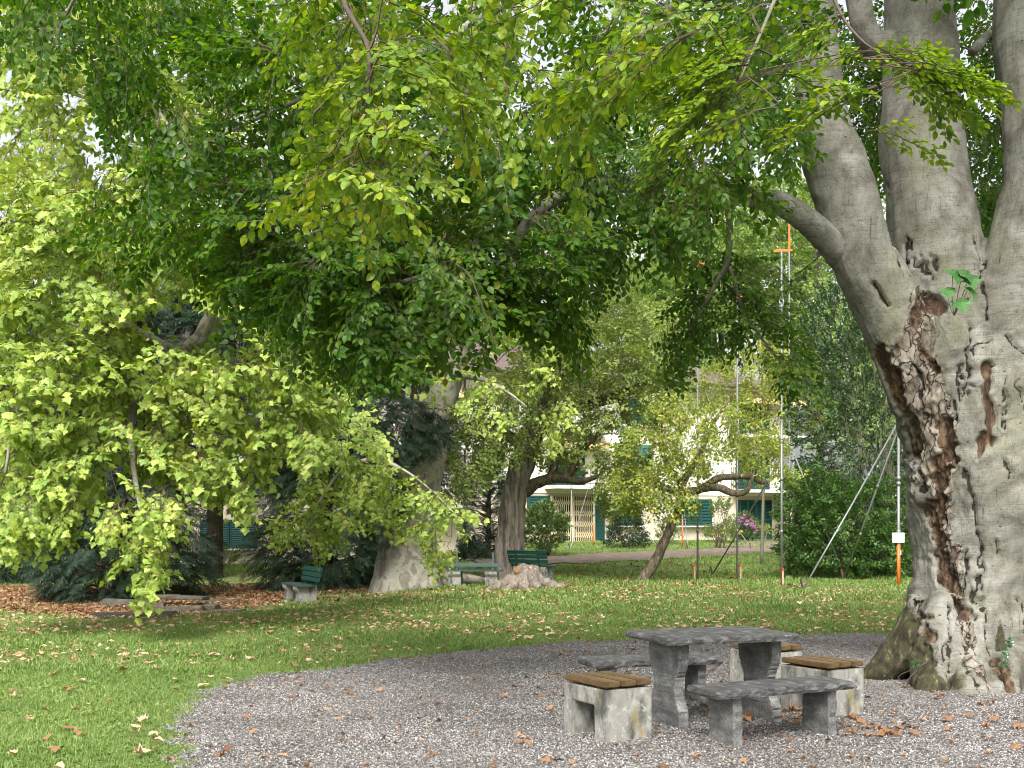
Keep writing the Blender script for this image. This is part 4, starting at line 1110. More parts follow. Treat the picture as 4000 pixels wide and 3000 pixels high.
# ------------------------------------------------------------------ trees beyond the house
def far_tree(px, d, h, r, n, label, mat='far', lowest=.25):
    base = np.array(((px-2000)/FPX*d, d, .6))
    root = empty("broadleaf_tree", base, label=label, cat="tree", group="leafy trees beyond the house")
    mb = MB(); mb.tube([(0,0,-.3),(.1,0,h*.35),(-.1,.1,h*.8)], [.35,.25,.08], 8, 0, True, .08)
    c = np.array((0, 0, h*(.5+lowest/2)))
    P = []
    for k in range(16):
        v = rng.normal(size=3); v /= np.linalg.norm(v)
        cc = c+v*np.array((r*.62, r*.62, h*(1-lowest)*.33))
        P.append(ellipsoid(cc, (r*.42, r*.42, r*.38), n//16, .55))
        mb.tube(np.array([(0, 0, cc[2]*.55), (cc*np.array((.5, .5, .9))), cc]), [.14, .09, .04], 5, 0, False)
    P = np.concatenate(P)
    Dv = P-c; Dv = Dv/(np.linalg.norm(Dv, axis=1)[:, None]+1e-6)+np.array((0, 0, -.15))
    cr = MB(); scatter(cr, T_FAR, P, Dv, (.9, 1.4), .6)
    mb.build("trunk", M['darkbark'], root, True)
    cr.build("crown", [M[mat], M['twig']], root)
FT = [(3020, 96, 33, 9, "tallest pale green tree far beyond the house, behind the orange survey bracket"),
      (2450, 84, 22, 7, "round light green tree rising behind the house roof left of the tallest poles"),
      (2820, 88, 27, 8, "tall pale green tree behind the house, between the orange-tipped poles"),
      (3200, 82, 27, 8, "tall pale green tree beyond the holly, under the beech side limb"),
      (3560, 80, 20, 7, "leafy tree hidden behind the beech stems at the right"),
      (1900, 90, 17, 6, "light green tree beyond the house above the ridged maple"),
      (120, 62, 19, 6.5, "yellowish tree at the upper left edge behind the plane"),
      (900, 66, 16, 5.5, "light green tree behind the dark yews on the left"),
      (1400, 75, 18, 6, "green tree behind the plane trunk beyond the house"),
      (4100, 60, 18, 7, "green tree at the right edge beyond the beech trunk")]
for px, d, h, r, lab in FT: far_tree(px, d, h, r, 1000, lab)

# ------------------------------------------------------------------ house
def house():
    HX, HY = 3.0, 56.0
    e, nrm = np.array((.8944, .4472)), np.array((.4472, -.8944))
    root = empty("house", (HX, HY, 0), math.atan2(.4472, .8944), "long cream rendered house with teal shutters and balconies behind the trees", "house")
    def fac(px, py):
        k = (px-2000)/FPX
        u = (HY*k-HX)/(.8944-.4472*k)
        return u, H0-(py-HZ)/FPX*(HY+.4472*u)
    u0, u1 = fac(-250, 2000)[0], fac(3047, 2000)[0]
    ez = fac(3047, 1535)[1]
    zs = fac(2900, 1930)[1]-.1
    lo, up = MB(), MB()
    lo.box(((u0+u1)/2, 5.0, zs/2-1.0), (u1-u0, 10, zs+2.0))
    up.box(((u0+u1)/2, 5.0, (zs+ez)/2), (u1-u0+.08, 10.08, ez-zs))
    lo.build("ground_floor_wall", M['render_low'], root); up.build("upper_wall", M['render_up'], root)
    # hipped tile roof and gutter
    a0, a1, b0, b1, z0, z1 = u0-.9, u1+.9, -1.0, 11.0, ez+.06, ez+2.3
    rf = MB(); rf.add([(a0,b0,z0),(a1,b0,z0),(a1,b1,z0),(a0,b1,z0),(a0+6,5,z1),(a1-6,5,z1)], [(0,1,5,4),(1,2,5),(2,3,4,5),(3,0,4),(3,2,1,0)])
    rfo = rf.build("roof", M['tiles'], root)
    gt = MB(); gt.tube([(a0,b0-.06,z0-.02),(a1,b0-.06,z0-.02)], .09, 8); gt.tube([(a1+.06,b0,z0-.02),(a1+.06,b1,z0-.02)], .09, 8)
    gt.build("gutter", M['gutter'], rfo)
    sf = MB(); sf.box(((a0+a1)/2, 0-.52, ez-.02), (a1-a0-.2, .95, .1)); sf.build("soffit", M['cement'], rfo)
    def shutters(x0, x1, y0, y1, panels, mat='shutter', name="window", sill=True, gap=0):
        ua, za = fac(x0, y1); ub, zb = fac(x1, y0)
        za = fac((x0+x1)/2, y1)[1]; zb = fac((x0+x1)/2, y0)[1]
        back = MB(); back.box(((ua+ub)/2, -.045, (za+zb)/2), (ub-ua, .07, zb-za))
        w = back.build(name, M['dark'], root)
        pw = (ub-ua)/panels
        for k in range(panels):
            p = MB(); c = ua+(k+.5)*pw; hw = pw/2-.012; yy = -.115
            for sx in (-1, 1): p.box((c+sx*(hw-.035), yy, (za+zb)/2), (.07, .05, zb-za-.02))
            for zz in (za+.05, zb-.05) + (((za+zb)/2,) if zb-za > 1.7 else ()): p.box((c, yy+.002, zz), (2*hw-.142, .046, .08))
            ns = max(4, int((zb-za-.16)/.075))
            rt = np.array(Matrix.Rotation(R(-32), 3, 'X'))
            for i in range(ns): p.box((c, yy, za+.1+(i+.5)*(zb-za-.2)/ns), (2*hw-.144, .012, .062), rt)
            p.build("shutter", M[mat], w)
        if sill:
            s = MB(); s.box(((ua+ub)/2, -.16, za-.055), (ub-ua+.3, .28, .07)); s.build("sill", M['cement'], w)
        return w
    shutters(780, 1005, 2030, 2141, 4)
    shutters(60, 150, 2060, 2160, 2)
    shutters(2640, 2776, 1950, 2052, 3)
    shutters(2390, 2500, 1950, 2052, 2)
    shutters(2883, 3010, 1953, 2105, 4, name="shutter_door", sill=False)
    shutters(2058, 2146, 1936, 2050, 2)
    shutters(2872, 3000, 1772, 1912, 4, name="shutter_door", sill=False)
    shutters(2400, 2546, 1737, 1850, 3, 'roller')
    shutters(2140, 2280, 1770, 1896, 4, name="shutter_door", sill=False)
    shutters(1850, 1925, 1740, 1830, 2)
    shutters(2885, 3000, 1572, 1700, 4, name="shutter_door", sill=False)
    shutters(2420, 2560, 1560, 1660, 3)
    shutters(1200, 1330, 1820, 1930, 3)
    shutters(780, 1005, 1800, 1915, 4)
    # folding lattice gate
    ua, z0_ = fac(2150, 2112); ub, z1_ = fac(2312, 1940)
    z0_ = fac(2230, 2113)[1]; z1_ = fac(2230, 1940)[1]
    bk = MB(); bk.box(((ua+ub)/2, -.045, (z0_+z1_)/2), (ub-ua, .07, z1_-z0_))
    gt = bk.build("gate_door", M['dark'], root)
    la = MB()
    n = 20
    for i in range(n+1):
        x = ua+(ub-ua)*i/n
        la.box((x, -.12, (z0_+z1_)/2), (.028, .03, z1_-z0_))
    for row in range(4):
        zc = z0_+(z1_-z0_)*(.14+.24*row)
        for i in range(n):
            x = ua+(ub-ua)*(i+.5)/n
            for sg in (1, -1): la.box((x, -.145, zc+.0), (.018, .012, .34), np.array(Matrix.Rotation(R(20*sg), 3, 'Y')))
    la.build("folding_lattice", M['gate'], gt)
    pm = MB()
    for x in (ua-.03, (ua+ub)/2-.02, ub+.03): pm.box((x, -.14, (z0_+z1_)/2), (.11, .07, z1_-z0_+.05))
    pm.box(((ua+ub)/2, -.3, z0_-.08), (ub-ua+.6, .5, .14))
    pm.build("gate_frame", M['gate'], gt)
    ls = MB(); x0, zz0 = fac(2320, 2112); x1, _ = fac(2358, 2112)
    ls.box(((x0+x1)/2, -.1, (z0_+z1_)/2), (x1-x0-.02, .05, z1_-z0_))
    for i in range(26): ls.box(((x0+x1)/2, -.132, z0_+.1+i*(z1_-z0_-.2)/26), (x1-x0-.14, .02, .05))
    ls.build("open_shutter", M['shutter'], gt)
    # balconies
    def balcony(x0, x1, ys, yr, dep, awn=None, name="balcony"):
        ua, zs_ = fac(x0, ys); ub, _ = fac(x1, ys); xm = (x0+x1)/2
        zs_ = fac(xm, ys)[1]; zr = fac(xm, yr)[1]
        s = MB(); s.box(((ua+ub)/2, -dep/2-.05, zs_), (ub-ua, dep, .16)); so_ = s.build(name, M['cement'], root)
        r = MB()
        for y, (p, q) in ((-dep-.0, (ua+.05, ub-.05)),):
            r.box(((p+q)/2, y, zr), (q-p, .035, .035)); r.box(((p+q)/2, y, zs_+.18), (q-p, .025, .025))
            k = int((q-p)/.13)
            for i in range(k+1): r.box((p+(q-p)*i/k, y, (zr+zs_)/2+.06), (.016, .016, zr-zs_-.05))
        for x in (ua+.05, ub-.05):
            r.box((x, -dep/2, zr), (.035, dep, .035))
            for i in range(8): r.box((x, -dep*(i+.5)/8, (zr+zs_)/2+.06), (.016, .016, zr-zs_-.05))
        r.build("railing", M['rail'], so_)
        if awn:
            za = fac(xm, awn)[1]
            a = MB(); a.box(((ua+ub)/2, -.55, za), (ub-ua-.1, .9, .05), np.array(Matrix.Rotation(R(12), 3, 'X'))); a.box(((ua+ub)/2, -1.0, za-.22), (ub-ua-.1, .03, .22))
            a.build("awning", M['awning'], so_)
    balcony(2850, 3105, 1922, 1832, 1.4)
    balcony(2125, 2350, 1906, 1826, 1.3)
    balcony(2850, 3105, 1712, 1630, 1.4, 1562)
    balcony(1640, 1790, 1980, 1895, 1.4)
    balcony(1640, 1790, 1750, 1662, 1.4, 1530)
    balcony(2125, 2350, 1690, 1610, 1.3, 1730)
    pl = MB(); x, za = fac(3028, 2100); pl.box((x, -.9, (fac(3028, 2112)[1]+fac(3028, 1930)[1])/2), (.5, .5, fac(3028, 1930)[1]-fac(3028, 2125)[1])); pl.build("pillar", M['render_low'], root)
    for px in (1812, 688):
        dp = MB(); x, zb = fac(px, 2150); dp.tube([(x, -.1, zb-.6), (x, -.1, ez)], .055, 8); dp.build("downpipe", M['gutter'], root)
house()

# ------------------------------------------------------------------ stone table, benches, stools
def slab_mesh(L, Wd, th, rough=.012, n=26, seed=0, arris=.012):
    """a split stone slab: ragged outline, chipped edges, flat top at z = 0"""
    r = np.random.default_rng(seed)
    nx, ny = n, max(8, int(n*Wd/L))
    P = [(-L/2+L*i/nx, -Wd/2) for i in range(nx)]+[(L/2, -Wd/2+Wd*i/ny) for i in range(ny)]+[(L/2-L*i/nx, Wd/2) for i in range(nx)]+[(-L/2, Wd/2-Wd*i/ny) for i in range(ny)]
    P = np.array(P); m = len(P)
    def ring(ins, z, j):
        q = P*np.array([(L/2-ins)/(L/2), (Wd/2-ins)/(Wd/2)])+r.normal(0, j, P.shape)
        k = np.clip(1.0-np.minimum(np.abs(np.abs(P[:, 0])-L/2), .03)/.03, 0, 1)*np.clip(1.0-np.minimum(np.abs(np.abs(P[:, 1])-Wd/2), .03)/.03, 0, 1)
        q *= (1-.012*k)[:, None]
        return np.column_stack([q, np.full(m, z)+r.normal(0, j*.4, m)])
    rings = [ring(arris*2, 0, 0.0005), ring(arris*.5, -arris*.3, rough*.25), ring(.1*rough, -th*.3, rough*.3), ring(0, -th*.65, rough*.35), ring(arris*.5, -th*.95, rough*.4), ring(arris*3, -th, .0005)]
    V = np.concatenate(rings+[np.array([(0, 0, 0.0)]), np.array([(0, 0, -th)])])
    F = []
    for k in range(len(rings)-1):
        F += [(k*m+(i+1) % m, k*m+i, (k+1)*m+i, (k+1)*m+(i+1) % m) for i in range(m)]
    c = len(rings)*m
    F += [(c, i, (i+1) % m) for i in range(m)] + [(c+1, (len(rings)-1)*m+(i+1) % m, (len(rings)-1)*m+i) for i in range(m)]
    return MB().add(V, F)
def leg_mesh(th, h, prof, rough=.004, seed=0):
    """upright stone plate in the y-z plane; prof rows (z fraction, y min, y max)"""
    r = np.random.default_rng(seed)
    K = spline(np.array(prof), 6)
    V, F = [], []
    for z, a, b in K:
        j = r.normal(0, rough, 8)
        ch = .012
        j[6:] *= .35
        V += [(-th/2+ch, a+j[0], z*h), (-th/2, a+ch+j[1], z*h), (-th/2+j[6], (a+b)/2, z*h), (-th/2, b-ch+j[2], z*h), (-th/2+ch, b+j[3], z*h), (th/2-ch, b+j[3], z*h), (th/2, b-ch+j[4], z*h), (th/2+j[7], (a+b)/2, z*h), (th/2, a+ch+j[5], z*h), (th/2-ch, a+j[0], z*h)]
    n = len(K)
    for i in range(n-1):
        F += [(i*10+(j+1) % 10, i*10+j, (i+1)*10+j, (i+1)*10+(j+1) % 10) for j in range(10)]
    F += [tuple(range(10)), tuple((n-1)*10+j for j in range(9, -1, -1))]
    return MB().add(V, F)
def stone_table():
    c = (1.555, 9.03, 0)
    root = empty("stone_table", c, R(20), "grey rough-hewn stone table on two curved slab legs in the gravel", "table")
    o = slab_mesh(1.13, .76, .058, .0055, 34, 1).build("tabletop", M['table'], root); o.location = (0, 0, .713)
    prof = [(0, -.26, .27), (.22, -.255, .265), (.34, -.22, .23), (.45, -.175, .185), (.60, -.185, .19), (.70, -.225, .23), (.78, -.25, .26), (1, -.255, .27)]
    for x, y, s in ((-.35, .03, 3), (.47, .04, 4)):
        o = leg_mesh(.085, .705, prof, .004, s).build("leg", M['stone'], root); o.location = (x, y, -.05)
        o.data.transform(Matrix.Translation((0, 0, 0)))
stone_table()
def stone_bench(c, rz, L, Wd, label, seed):
    root = empty("stone_bench", (*c, 0), rz, label, "bench", "stone benches beside the table")
    o = slab_mesh(L, Wd, .062, .007, 34, seed).build("seat_slab", M['table'], root); o.location = (0, 0, .403)
    prof = [(0, -.155, .155), (.5, -.15, .155), (1, -.15, .15)]
    for x, s in ((-L/2+.20, 1), (L/2-.17, 2)):
        leg_mesh(.08, .40, prof, .005, seed*7+s).build("leg", M['stone'], root).location = (x, .0, -.055)
stone_bench((1.885, 8.36), R(26), 1.22, .40, "low grey stone bench in front of the table, nearest the camera", 5)
stone_bench((1.20, 10.02), R(15), 1.20, .42, "dark stone bench behind the table, half hidden by its left leg", 6)

def concrete_stool(F, rz, label):
    wx, wy, h = .42, .54, .375
    e1, e2 = np.array((math.cos(rz), math.sin(rz))), np.array((-math.sin(rz), math.cos(rz)))
    c = np.asarray(F)+e1*wx/2+e2*wy/2
    root = empty("concrete_stool", (*c, 0), rz, label, "stool", "concrete stools with wooden tops")
    # inverted U block, legs at both ends
    t = .13
    prof = [(-wy/2, -.06), (-wy/2, h), (wy/2, h), (wy/2, -.06), (wy/2-t, -.06), (wy/2-t*1.05, h-.12), (-wy/2+t*1.05, h-.12), (-wy/2+t, -.06)]
    bm = bmesh.new()
    vs = [bm.verts.new((-wx/2, y, z)) for y, z in prof]; f = bm.faces.new(vs)
    r = bmesh.ops.extrude_face_region(bm, geom=[f]); bmesh.ops.translate(bm, verts=[v for v in r["geom"] if isinstance(v, bmesh.types.BMVert)], vec=(wx, 0, 0))
    bmesh.ops.recalc_face_normals(bm, faces=bm.faces)
    bmesh.ops.bevel(bm, geom=bm.edges[:], offset=.01, segments=2, affect='EDGES')
    me = bpy.data.meshes.new("concrete_block"); bm.to_mesh(me); bm.free(); me.materials.append(M['concrete'])
    o = bpy.data.objects.new("concrete_block", me); col.objects.link(o); o.parent = root
    b = MB()
    for y in (-.15, .15): b.box((0, y, h+.008), (wx-.06, .05, .016))
    b.build("batten", M['rust'], root)
    w = wx/3
    for k in range(3):
        bm = bmesh.new(); bmesh.ops.create_cube(bm, size=1)
        bmesh.ops.scale(bm, verts=bm.verts, vec=(w-.012, wy+.0, .042))
        bmesh.ops.bevel(bm, geom=bm.edges[:], offset=.007, segments=2, affect='EDGES')
        me = bpy.data.meshes.new("seat_plank"); bm.to_mesh(me); bm.free(); me.materials.append(M['wood'])
        o = bpy.data.objects.new("seat_plank", me); col.objects.link(o); o.parent = root
        o.location = (-wx/2+(k+.5)*w, random.uniform(-.006, .006), h+.016+.021)
concrete_stool((.655, 8.15), R(30), "stained concrete stool with three wooden planks left of the table, nearest the lawn")
concrete_stool((2.53, 9.25), R(30), "lichened concrete stool with wooden planks right of the table, near the beech trunk")
concrete_stool((2.34, 10.50), R(30), "wooden-topped stool behind the table's right leg, farthest of its kind")

# ------------------------------------------------------------------ park benches, stump, slabs
def park_bench(p, rz, label, L=1.7, mat='green', concrete='concrete', backs=3):
    root = empty("park_bench", p, rz, label, "bench", "green park benches under the trees")
    for x in (-L/2+.28, L/2-.28):
        b = MB()
        V = [(x+sx*.16, y, z) for sx in (-1, 1) for y, z in ((-.21, -.25), (.21, -.25), (.24, .40), (-.25, .40), (-.25, .33), (-.19, .25))]
        b.add(V, [(0,1,2,3,4,5),(11,10,9,8,7,6),(0,6,7,1),(1,7,8,2),(2,8,9,3),(3,9,10,4),(4,10,11,5),(5,11,6,0)])
        b.build("leg", M[concrete], root)
        q = MB(); q.box((x, .30, .58), (.05, .03, .56), np.array(Matrix.Rotation(R(-14), 3, 'X'))); q.build("back_post", M[mat], root)
    for k in range(4):
        s = MB(); s.box((0, -.2+.115*k, .42), (L, .10, .035)); s.build("seat_plank", M['oldgreen'] if mat == 'green' and k < 3 else M[mat], root)
    for k in range(backs):
        s = MB(); s.box((0, .262+.032*k, .55+.12*k), (L, .03, .095), np.array(Matrix.Rotation(R(-14), 3, 'X'))); s.build("back_plank", M[mat], root)
def gp(px, py): return tuple(GP(px, py))
park_bench(gp(1170, 2352), R(-66), "green slatted park bench on concrete feet before the dark yew at left", 1.7)
park_bench(gp(1850, 2292), R(-4), "green bench between the plane trunk and the stump, its backrest reduced to one plank", 1.5, backs=1)
park_bench(gp(2085, 2270), R(143), "green bench seen from behind, just right of the tree stump", 1.3)

def stump():
    base = GP(2050, 2300)
    root = empty("tree_stump", base, label="pale rotten tree stump with spreading roots and an orange torn top", cat="stump")
    mb = MB()
    mb.tube([(0,0,-.2),(0,0,.13),(0.02,0,.31),(.03,0,.48),(.03,0,.55)], [.50,.40,.34,.32,.27], 16, 0, True, .12)
    for a, L in ((3.5, .95), (4.1, .75), (4.75, .68), (5.4, .66), (6.1, 1.05), (2.9, .9), (.6, .8)):
        d = np.array((math.cos(a), math.sin(a), 0))
        mb.tube(spline(np.array([d*.2+(0, 0, .30), d*.55*L+(0, 0, .12), d*.9*L+(0, 0, .02), d*1.15*L+(0, 0, -.08)]), 4), np.linspace(.17, .05, 13), 10, 0, True, .1)
    def disp(V, N):
        top = np.clip((V[:, 2]-.4)/.2, 0, 1)
        return V+N*(.05*vnoise(V, 4)+.03*vnoise(V, 12, 3, .4))[:, None]+np.array((0, 0, 1))*(top*.10*vnoise(V, 6, 9, .1))[:, None], {}
    remeshed("trunk", mb, M['stump'], .028, root, disp)
    h = MB(); h.tube([(-.2,-.21,.30),(-.18,-.21,.43),(-.14,-.18,.57)], [.03,.13,.05], 8, 0, True, .3); h.build("torn_heartwood", M['stumpwood'], root, True)
stump()

def fallen_branch():
    p = GP(1830, 2285)
    mb = MB(); mb.tube([(-.9,.1,.22),(-.4,0,.20),(.1,.02,.14),(.6,-.02,.08)], [.17,.15,.14,.07], 10, 0, True, .08)
    o = mb.build("fallen_log", M['planebark'], smooth=True); o.location = tuple(p)
    tag(o, "thick grey log lying under the green bench near the plane trunk", "log")
fallen_branch()

def stone_steps():
    # low ruined edging of slabs among the dead leaves
    S = [(400,2376,25.6,.9,.5,.07,.0,"mossy flat slab at the left end of the low broken edging"),(485,2372,25.5,1.0,.22,.16,.03,"upright grey kerb block left in the broken edging, behind the leaf litter"),
         (575,2385,25.2,.8,.2,.16,.02,"grey kerb block beside the drooping plane twig tip"),(640,2370,25.1,.62,.55,.09,.18,"mossy raised slab right of the plane twig tip, left of two"),
         (745,2372,25.1,.75,.5,.09,.17,"mossy raised slab at the right of the broken edging"),(690,2398,24.9,1.2,.16,.17,.0,"long grey kerb block carrying the raised slabs"),
         (520,2415,24.5,1.5,.16,.10,.0,"low front kerb block nearest the lawn in the edging"),(820,2392,25,.35,.4,.17,.0,"short tilted block at the right end of the edging"),
         (890,2395,25,.7,.45,.05,.02,"thin flat slab lying right of the tilted block"),(870,2358,26.5,.8,.5,.05,.03,"pale flat stone slab behind the right end of the edging"),
         (405,2412,24.6,.5,.35,.05,.0,"flat paving piece at the front left of the edging")]
    for i, (px, py, d, L, Wd, th, z, lab) in enumerate(S):
        p = GP(px, py)
        o = slab_mesh(L, Wd, th, .012, 18, 30+i).build("stone_slab", M['slab']); o.location = (p[0], p[1], p[2]+th*.9+z+.015); o.rotation_euler = (random.uniform(-.03, .03), random.uniform(-.04, .04), R(-4+random.uniform(-4, 4)))
        tag(o, lab, "slab", "broken stone edging")
stone_steps()

def broom():
    p = GP(480, 2342)
    root = empty("besom_broom", p, R(-3), "twig besom broom lying on the leaf litter before the dark yew", "broom")
    b = MB(); b.tube([(.45,0,.13),(2.4,.02,.10)], .018, 6); b.build("handle", M['stake'], root)
    t = MB()
    for i in range(70):
        e = np.array((-.35+random.uniform(-.1, .1), random.gauss(0, .12), .12+random.gauss(0, .09)))
        t.tube([(.5, random.gauss(0, .02), .13), (e+np.array((.5, 0, .13)))/2+np.array((0, 0, .01)), e], [.006, .005, .003], 3, 0, False)
    t.build("bristles", M['straw'], root)
broom()
bb = MB()
bm = bmesh.new(); bmesh.ops.create_icosphere(bm, subdivisions=3, radius=.13)
for v in bm.verts: v.co += Vector(v.normal)*(.05*mn.noise(v.co*11)); v.co.z *= .9
me = bpy.data.meshes.new("plastic_bag"); bm.to_mesh(me); bm.free(); me.materials.append(M['blue'])
o = bpy.data.objects.new("plastic_bag", me); col.objects.link(o); p = GP(436, 2345); o.location = (p[0], p[1], p[2]+.13)
tag(o, "crumpled blue plastic bag on dead leaves left of the broom", "bag")

# ------------------------------------------------------------------ survey profile poles
def pole(px, d, topy, label, orange=None, tip=None, stake=None, by=None, r=.027, lower_orange=None):
    base = GP(px, by) if by else G(px, d)
    d = base[1]
    root = empty("survey_pole", base, label=label, cat="pole", group="survey poles marking a planned building")
    top = H0-(topy-HZ)/FPX*d-base[2]
    mb = MB(); mb.tube([(0,0,-.1),(0,0,top*.5),(0,0,top*.5+.001),(0,0,top)], [r, r, r*.85, r*.8], 10)
    for z in (1.3, 2.6, top*.5): mb.tube([(0,0,z),(0,0,z+.09)], r*1.35, 10)
    mb.build("tube", M['metal'], root, True)
    if tip:
        t = MB()
        for (x0, z0, x1, z1) in tip:
            a = np.array((x0, 0, top+z0)); b = np.array((x1, 0, top+z1)); c = (a+b)/2; L = np.linalg.norm(b-a); ang = math.atan2(b[2]-a[2], b[0]-a[0])
            t.box(c, (L+.05, .022, .05), np.array(Matrix.Rotation(-ang, 3, 'Y')))
        t.build("orange_marker", M['orange'], root)
    if lower_orange:
        m = MB(); m.tube([(0,0,.0),(0,0,lower_orange)], r*1.18, 10); m.build("orange_sleeve", M['orange'], root, True)
    if stake:
        s = MB(); s.box((stake, -.04, .15), (.045, .04, .46)); so_ = s.build("stake", M['stake'], root)
        s = MB(); s.box((stake, -.04, .41), (.049, .044, .07)); s.build("red_top", M['redtip'], so_)
    return root
pole(2725, 30, 1110, by=2268, label="survey pole with orange top left of the leaning tree's yellow crown", tip=[(0,0,0,.55),(-.02,.55,.28,.55)], stake=-.09)
pole(2880, 30, 1160, by=2268, label="survey pole with a wooden stake in front of the green shutter door", tip=[(-.02,0,.12,0)], stake=.08)
pole(3053, 29, 980, by=2290, label="tall bright survey pole with orange bracket, nearest the lawn of the right pair", tip=[(-.17,0,.24,.02)], stake=.02)
pole(3083, 32.5, 985, by=2243, label="tall survey pole just behind the bright one, topped by an orange rod", tip=[(0,0,0,1.0)])
pole(2232, 50, 1895, "short survey pole standing before the cream lattice gate")
pole(2320, 52, 1900, "thin survey pole with an orange foot at the gate's right edge", lower_orange=1.0)
pole(2666, 50, 1700, "survey pole with orange foot before the ground-floor window", lower_orange=1.3)
pole(3098, 56, 1490, "far survey pole with orange bracket near the roof corner", tip=[(-.25,.02,.02,.02),(.0,0,0,-1.0)], r=.03)
sp = pole(3510, 28, 1500, "survey pole with orange sleeve and notice sign beside the beech trunk", lower_orange=1.03, r=.036)
b = MB(); b.box((.04,-.036,.84),(.022,.01,.095)); b.build("white_sticker", M['white'], sp)
def brace(a, b, label, foot=True):
    """a: foot (photo x, distance); b: upper end (photo x, photo y, distance)"""
    p = GP(*a) if a[1] > 100 else G(*a); q = W(*b)
    root = empty("brace_pole", p, label=label, cat="pole", group="slanting braces of the survey poles")
    v = q-p
    mb = MB(); mb.tube([(0,0,.06), v*.5, v*.5+.001*v, v], [.022,.022,.019,.019], 8)
    for t in (.33, .66): mb.tube([v*t, v*(t+.02)], .034, 8)
    mb.build("tube", M['metal'], root, True)
    s = MB(); s.box((-.03, 0, .08), (.04, .05, .42), np.array(Matrix.Rotation(R(-14), 3, 'Y'))); s.build("ground_peg", M['rust'], root)
brace((3140, 2308), (3510, 1645, 28), "bright thick brace rising right to the sign pole from the lawn")
brace((3296, 2266), (3500, 1700, 28.2), "thinner brace rising right behind the bright one to the sign pole")
brace((3301, 2262), (3100, 1770, 32.3), "brace leaning left from the fence to the tall rear pole")
brace((2785, 2248), (3050, 1790, 29), "long brace crossing the shutter door up to the tall bright pole")
brace((1922, 2185), (1660, 1790, 36), "brace slanting left up behind the plane trunk")
brace((2228, 48), (2296, 1910, 52), "pale brace leaning against the lattice gate")
brace((2572, 49), (2425, 1940, 51), "brace slanting left before the house wall under the maple")
brace((2688, 49), (2672, 1990, 50), "nearly upright short brace beside the orange-footed pole")
brace((2935, 50), (2865, 2040, 53), "short brace slanting left below the pink flowers")

def sign():
    d = 27.94
    c = W(3509, 2100, d)
    root = empty("notice_sign", c, label="white notice board with small grey print fixed to the orange-footed pole", cat="sign")
    b = MB(); b.box((0, 0, 0), (.292, .012, .236)); b.build("board", M['white'], root)
    L = [("Der Aufenthalt im Gefahrenbereich", .094, .0175), ("sowie das Manipulieren an den", .072, .0175), ("Bauvisieren ist strengstens", .051, .0175), ("untersagt.", .030, .0175), ("Für Unfälle wird jede Haftung", -.006, .0175), ("abgelehnt.", -.027, .0175),
         ("Tel.            Fax", -.062, .010), ("Vermessung    Bauprofile    Gerüste", -.086, .010), ("Strasse      8000        Telefon", -.098, .009)]
    for i, (s, z, sz) in enumerate(L):
        cu = bpy.data.curves.new("print_line", 'FONT'); cu.body = s; cu.size = sz; cu.extrude = .0006
        t = bpy.data.objects.new("t", cu); col.objects.link(t)
        me = bpy.data.meshes.new_from_object(t.evaluated_get(bpy.context.evaluated_depsgraph_get()))
        bpy.data.objects.remove(t)
        me.materials.clear(); me.materials.append(M['ink'])
        o = bpy.data.objects.new("print_line", me); col.objects.link(o); o.parent = root
        o.rotation_euler = (R(90), 0, 0); o.location = (-.132, -.0072, z-.004)
sign()

def wire_fence():
    p0, p1 = G(3200, 33), G(3640, 33.5)
    root = empty("wire_fence", p0, label="low wire mesh fence on a weathered post before the hedge", cat="fence")
    w = MB()
    n = 36
    for i in range(n+1):
        q = p0+(p1-p0)*i/n-p0; w.tube([q+(0, 0, .05), q+(0, 0, 1.02)], .0025, 3, 0, False)
    for k in range(9): w.tube([np.array((0, 0, .06+.12*k)), p1-p0+np.array((0, 0, .06+.12*k))], .0025, 3, 0, False)
    w.build("wire_mesh", M['metal'], root)
    for t in (0, .55, 1.0):
        q = (p1-p0)*t; b = MB(); b.tube([q+(0, -.05, -.1), q+(0, -.05, 1.15)], .06, 8, 0, True, .06); b.build("post", M['greypost'], root)
wire_fence()
# barrier tape beyond the right house corner
tp = MB(); a, b_ = W(3040, 2068, 58), W(3180, 2078, 60)
for i in range(16):
    p, q = a+(b_-a)*i/16, a+(b_-a)*(i+1)/16
    sag = lambda t: np.array((0, 0, -.12*math.sin(math.pi*t)))
    p, q = p+sag(i/16), q+sag((i+1)/16)
    tp.add([p, q, q+(0, 0, .07), p+(0, 0, .07)], [(0,1,2,3)], i % 2)
tag(tp.build("barrier_tape", [M['redtip'], M['white']]), "red and white barrier tape strung right of the house pillar", "tape")

# ------------------------------------------------------------------ little plants on and by the beech
def seedling():
    base = W(3735, 1230, 10.95)
    root = empty("maple_seedling", base, label="green maple seedling growing from the hollow fork of the beech", cat="plant")
    lf, st = MB(), MB()
    for i, (px, py, s, yaw) in enumerate([(3728,1078,.22,-1.5),(3770,1075,.19,-1.3),(3797,1100,.20,-1.7),(3708,1142,.17,-1.8),(3793,1142,.18,-1.4),(3755,1192,.21,-1.57)]):
        q = W(px, py, 10.72)-base
        V, F = leaf_palmate(s, .1)
        lf.add(xf(V-np.array((s*.0, 0, 0)), one(yaw, R(-48), random.uniform(-.3, .3)), q+np.array((0, .04, s*.35))), F)
        st.tube(spline(np.array([(0, .05, 0), q*.5+np.array((0, .08, 0)), q+np.array((0, .04, s*.35))]), 3), .003, 4, 0, False)
    lf.build("leaves", M['seedling'], root); st.build("stems", M['twig'], root)
seedling()
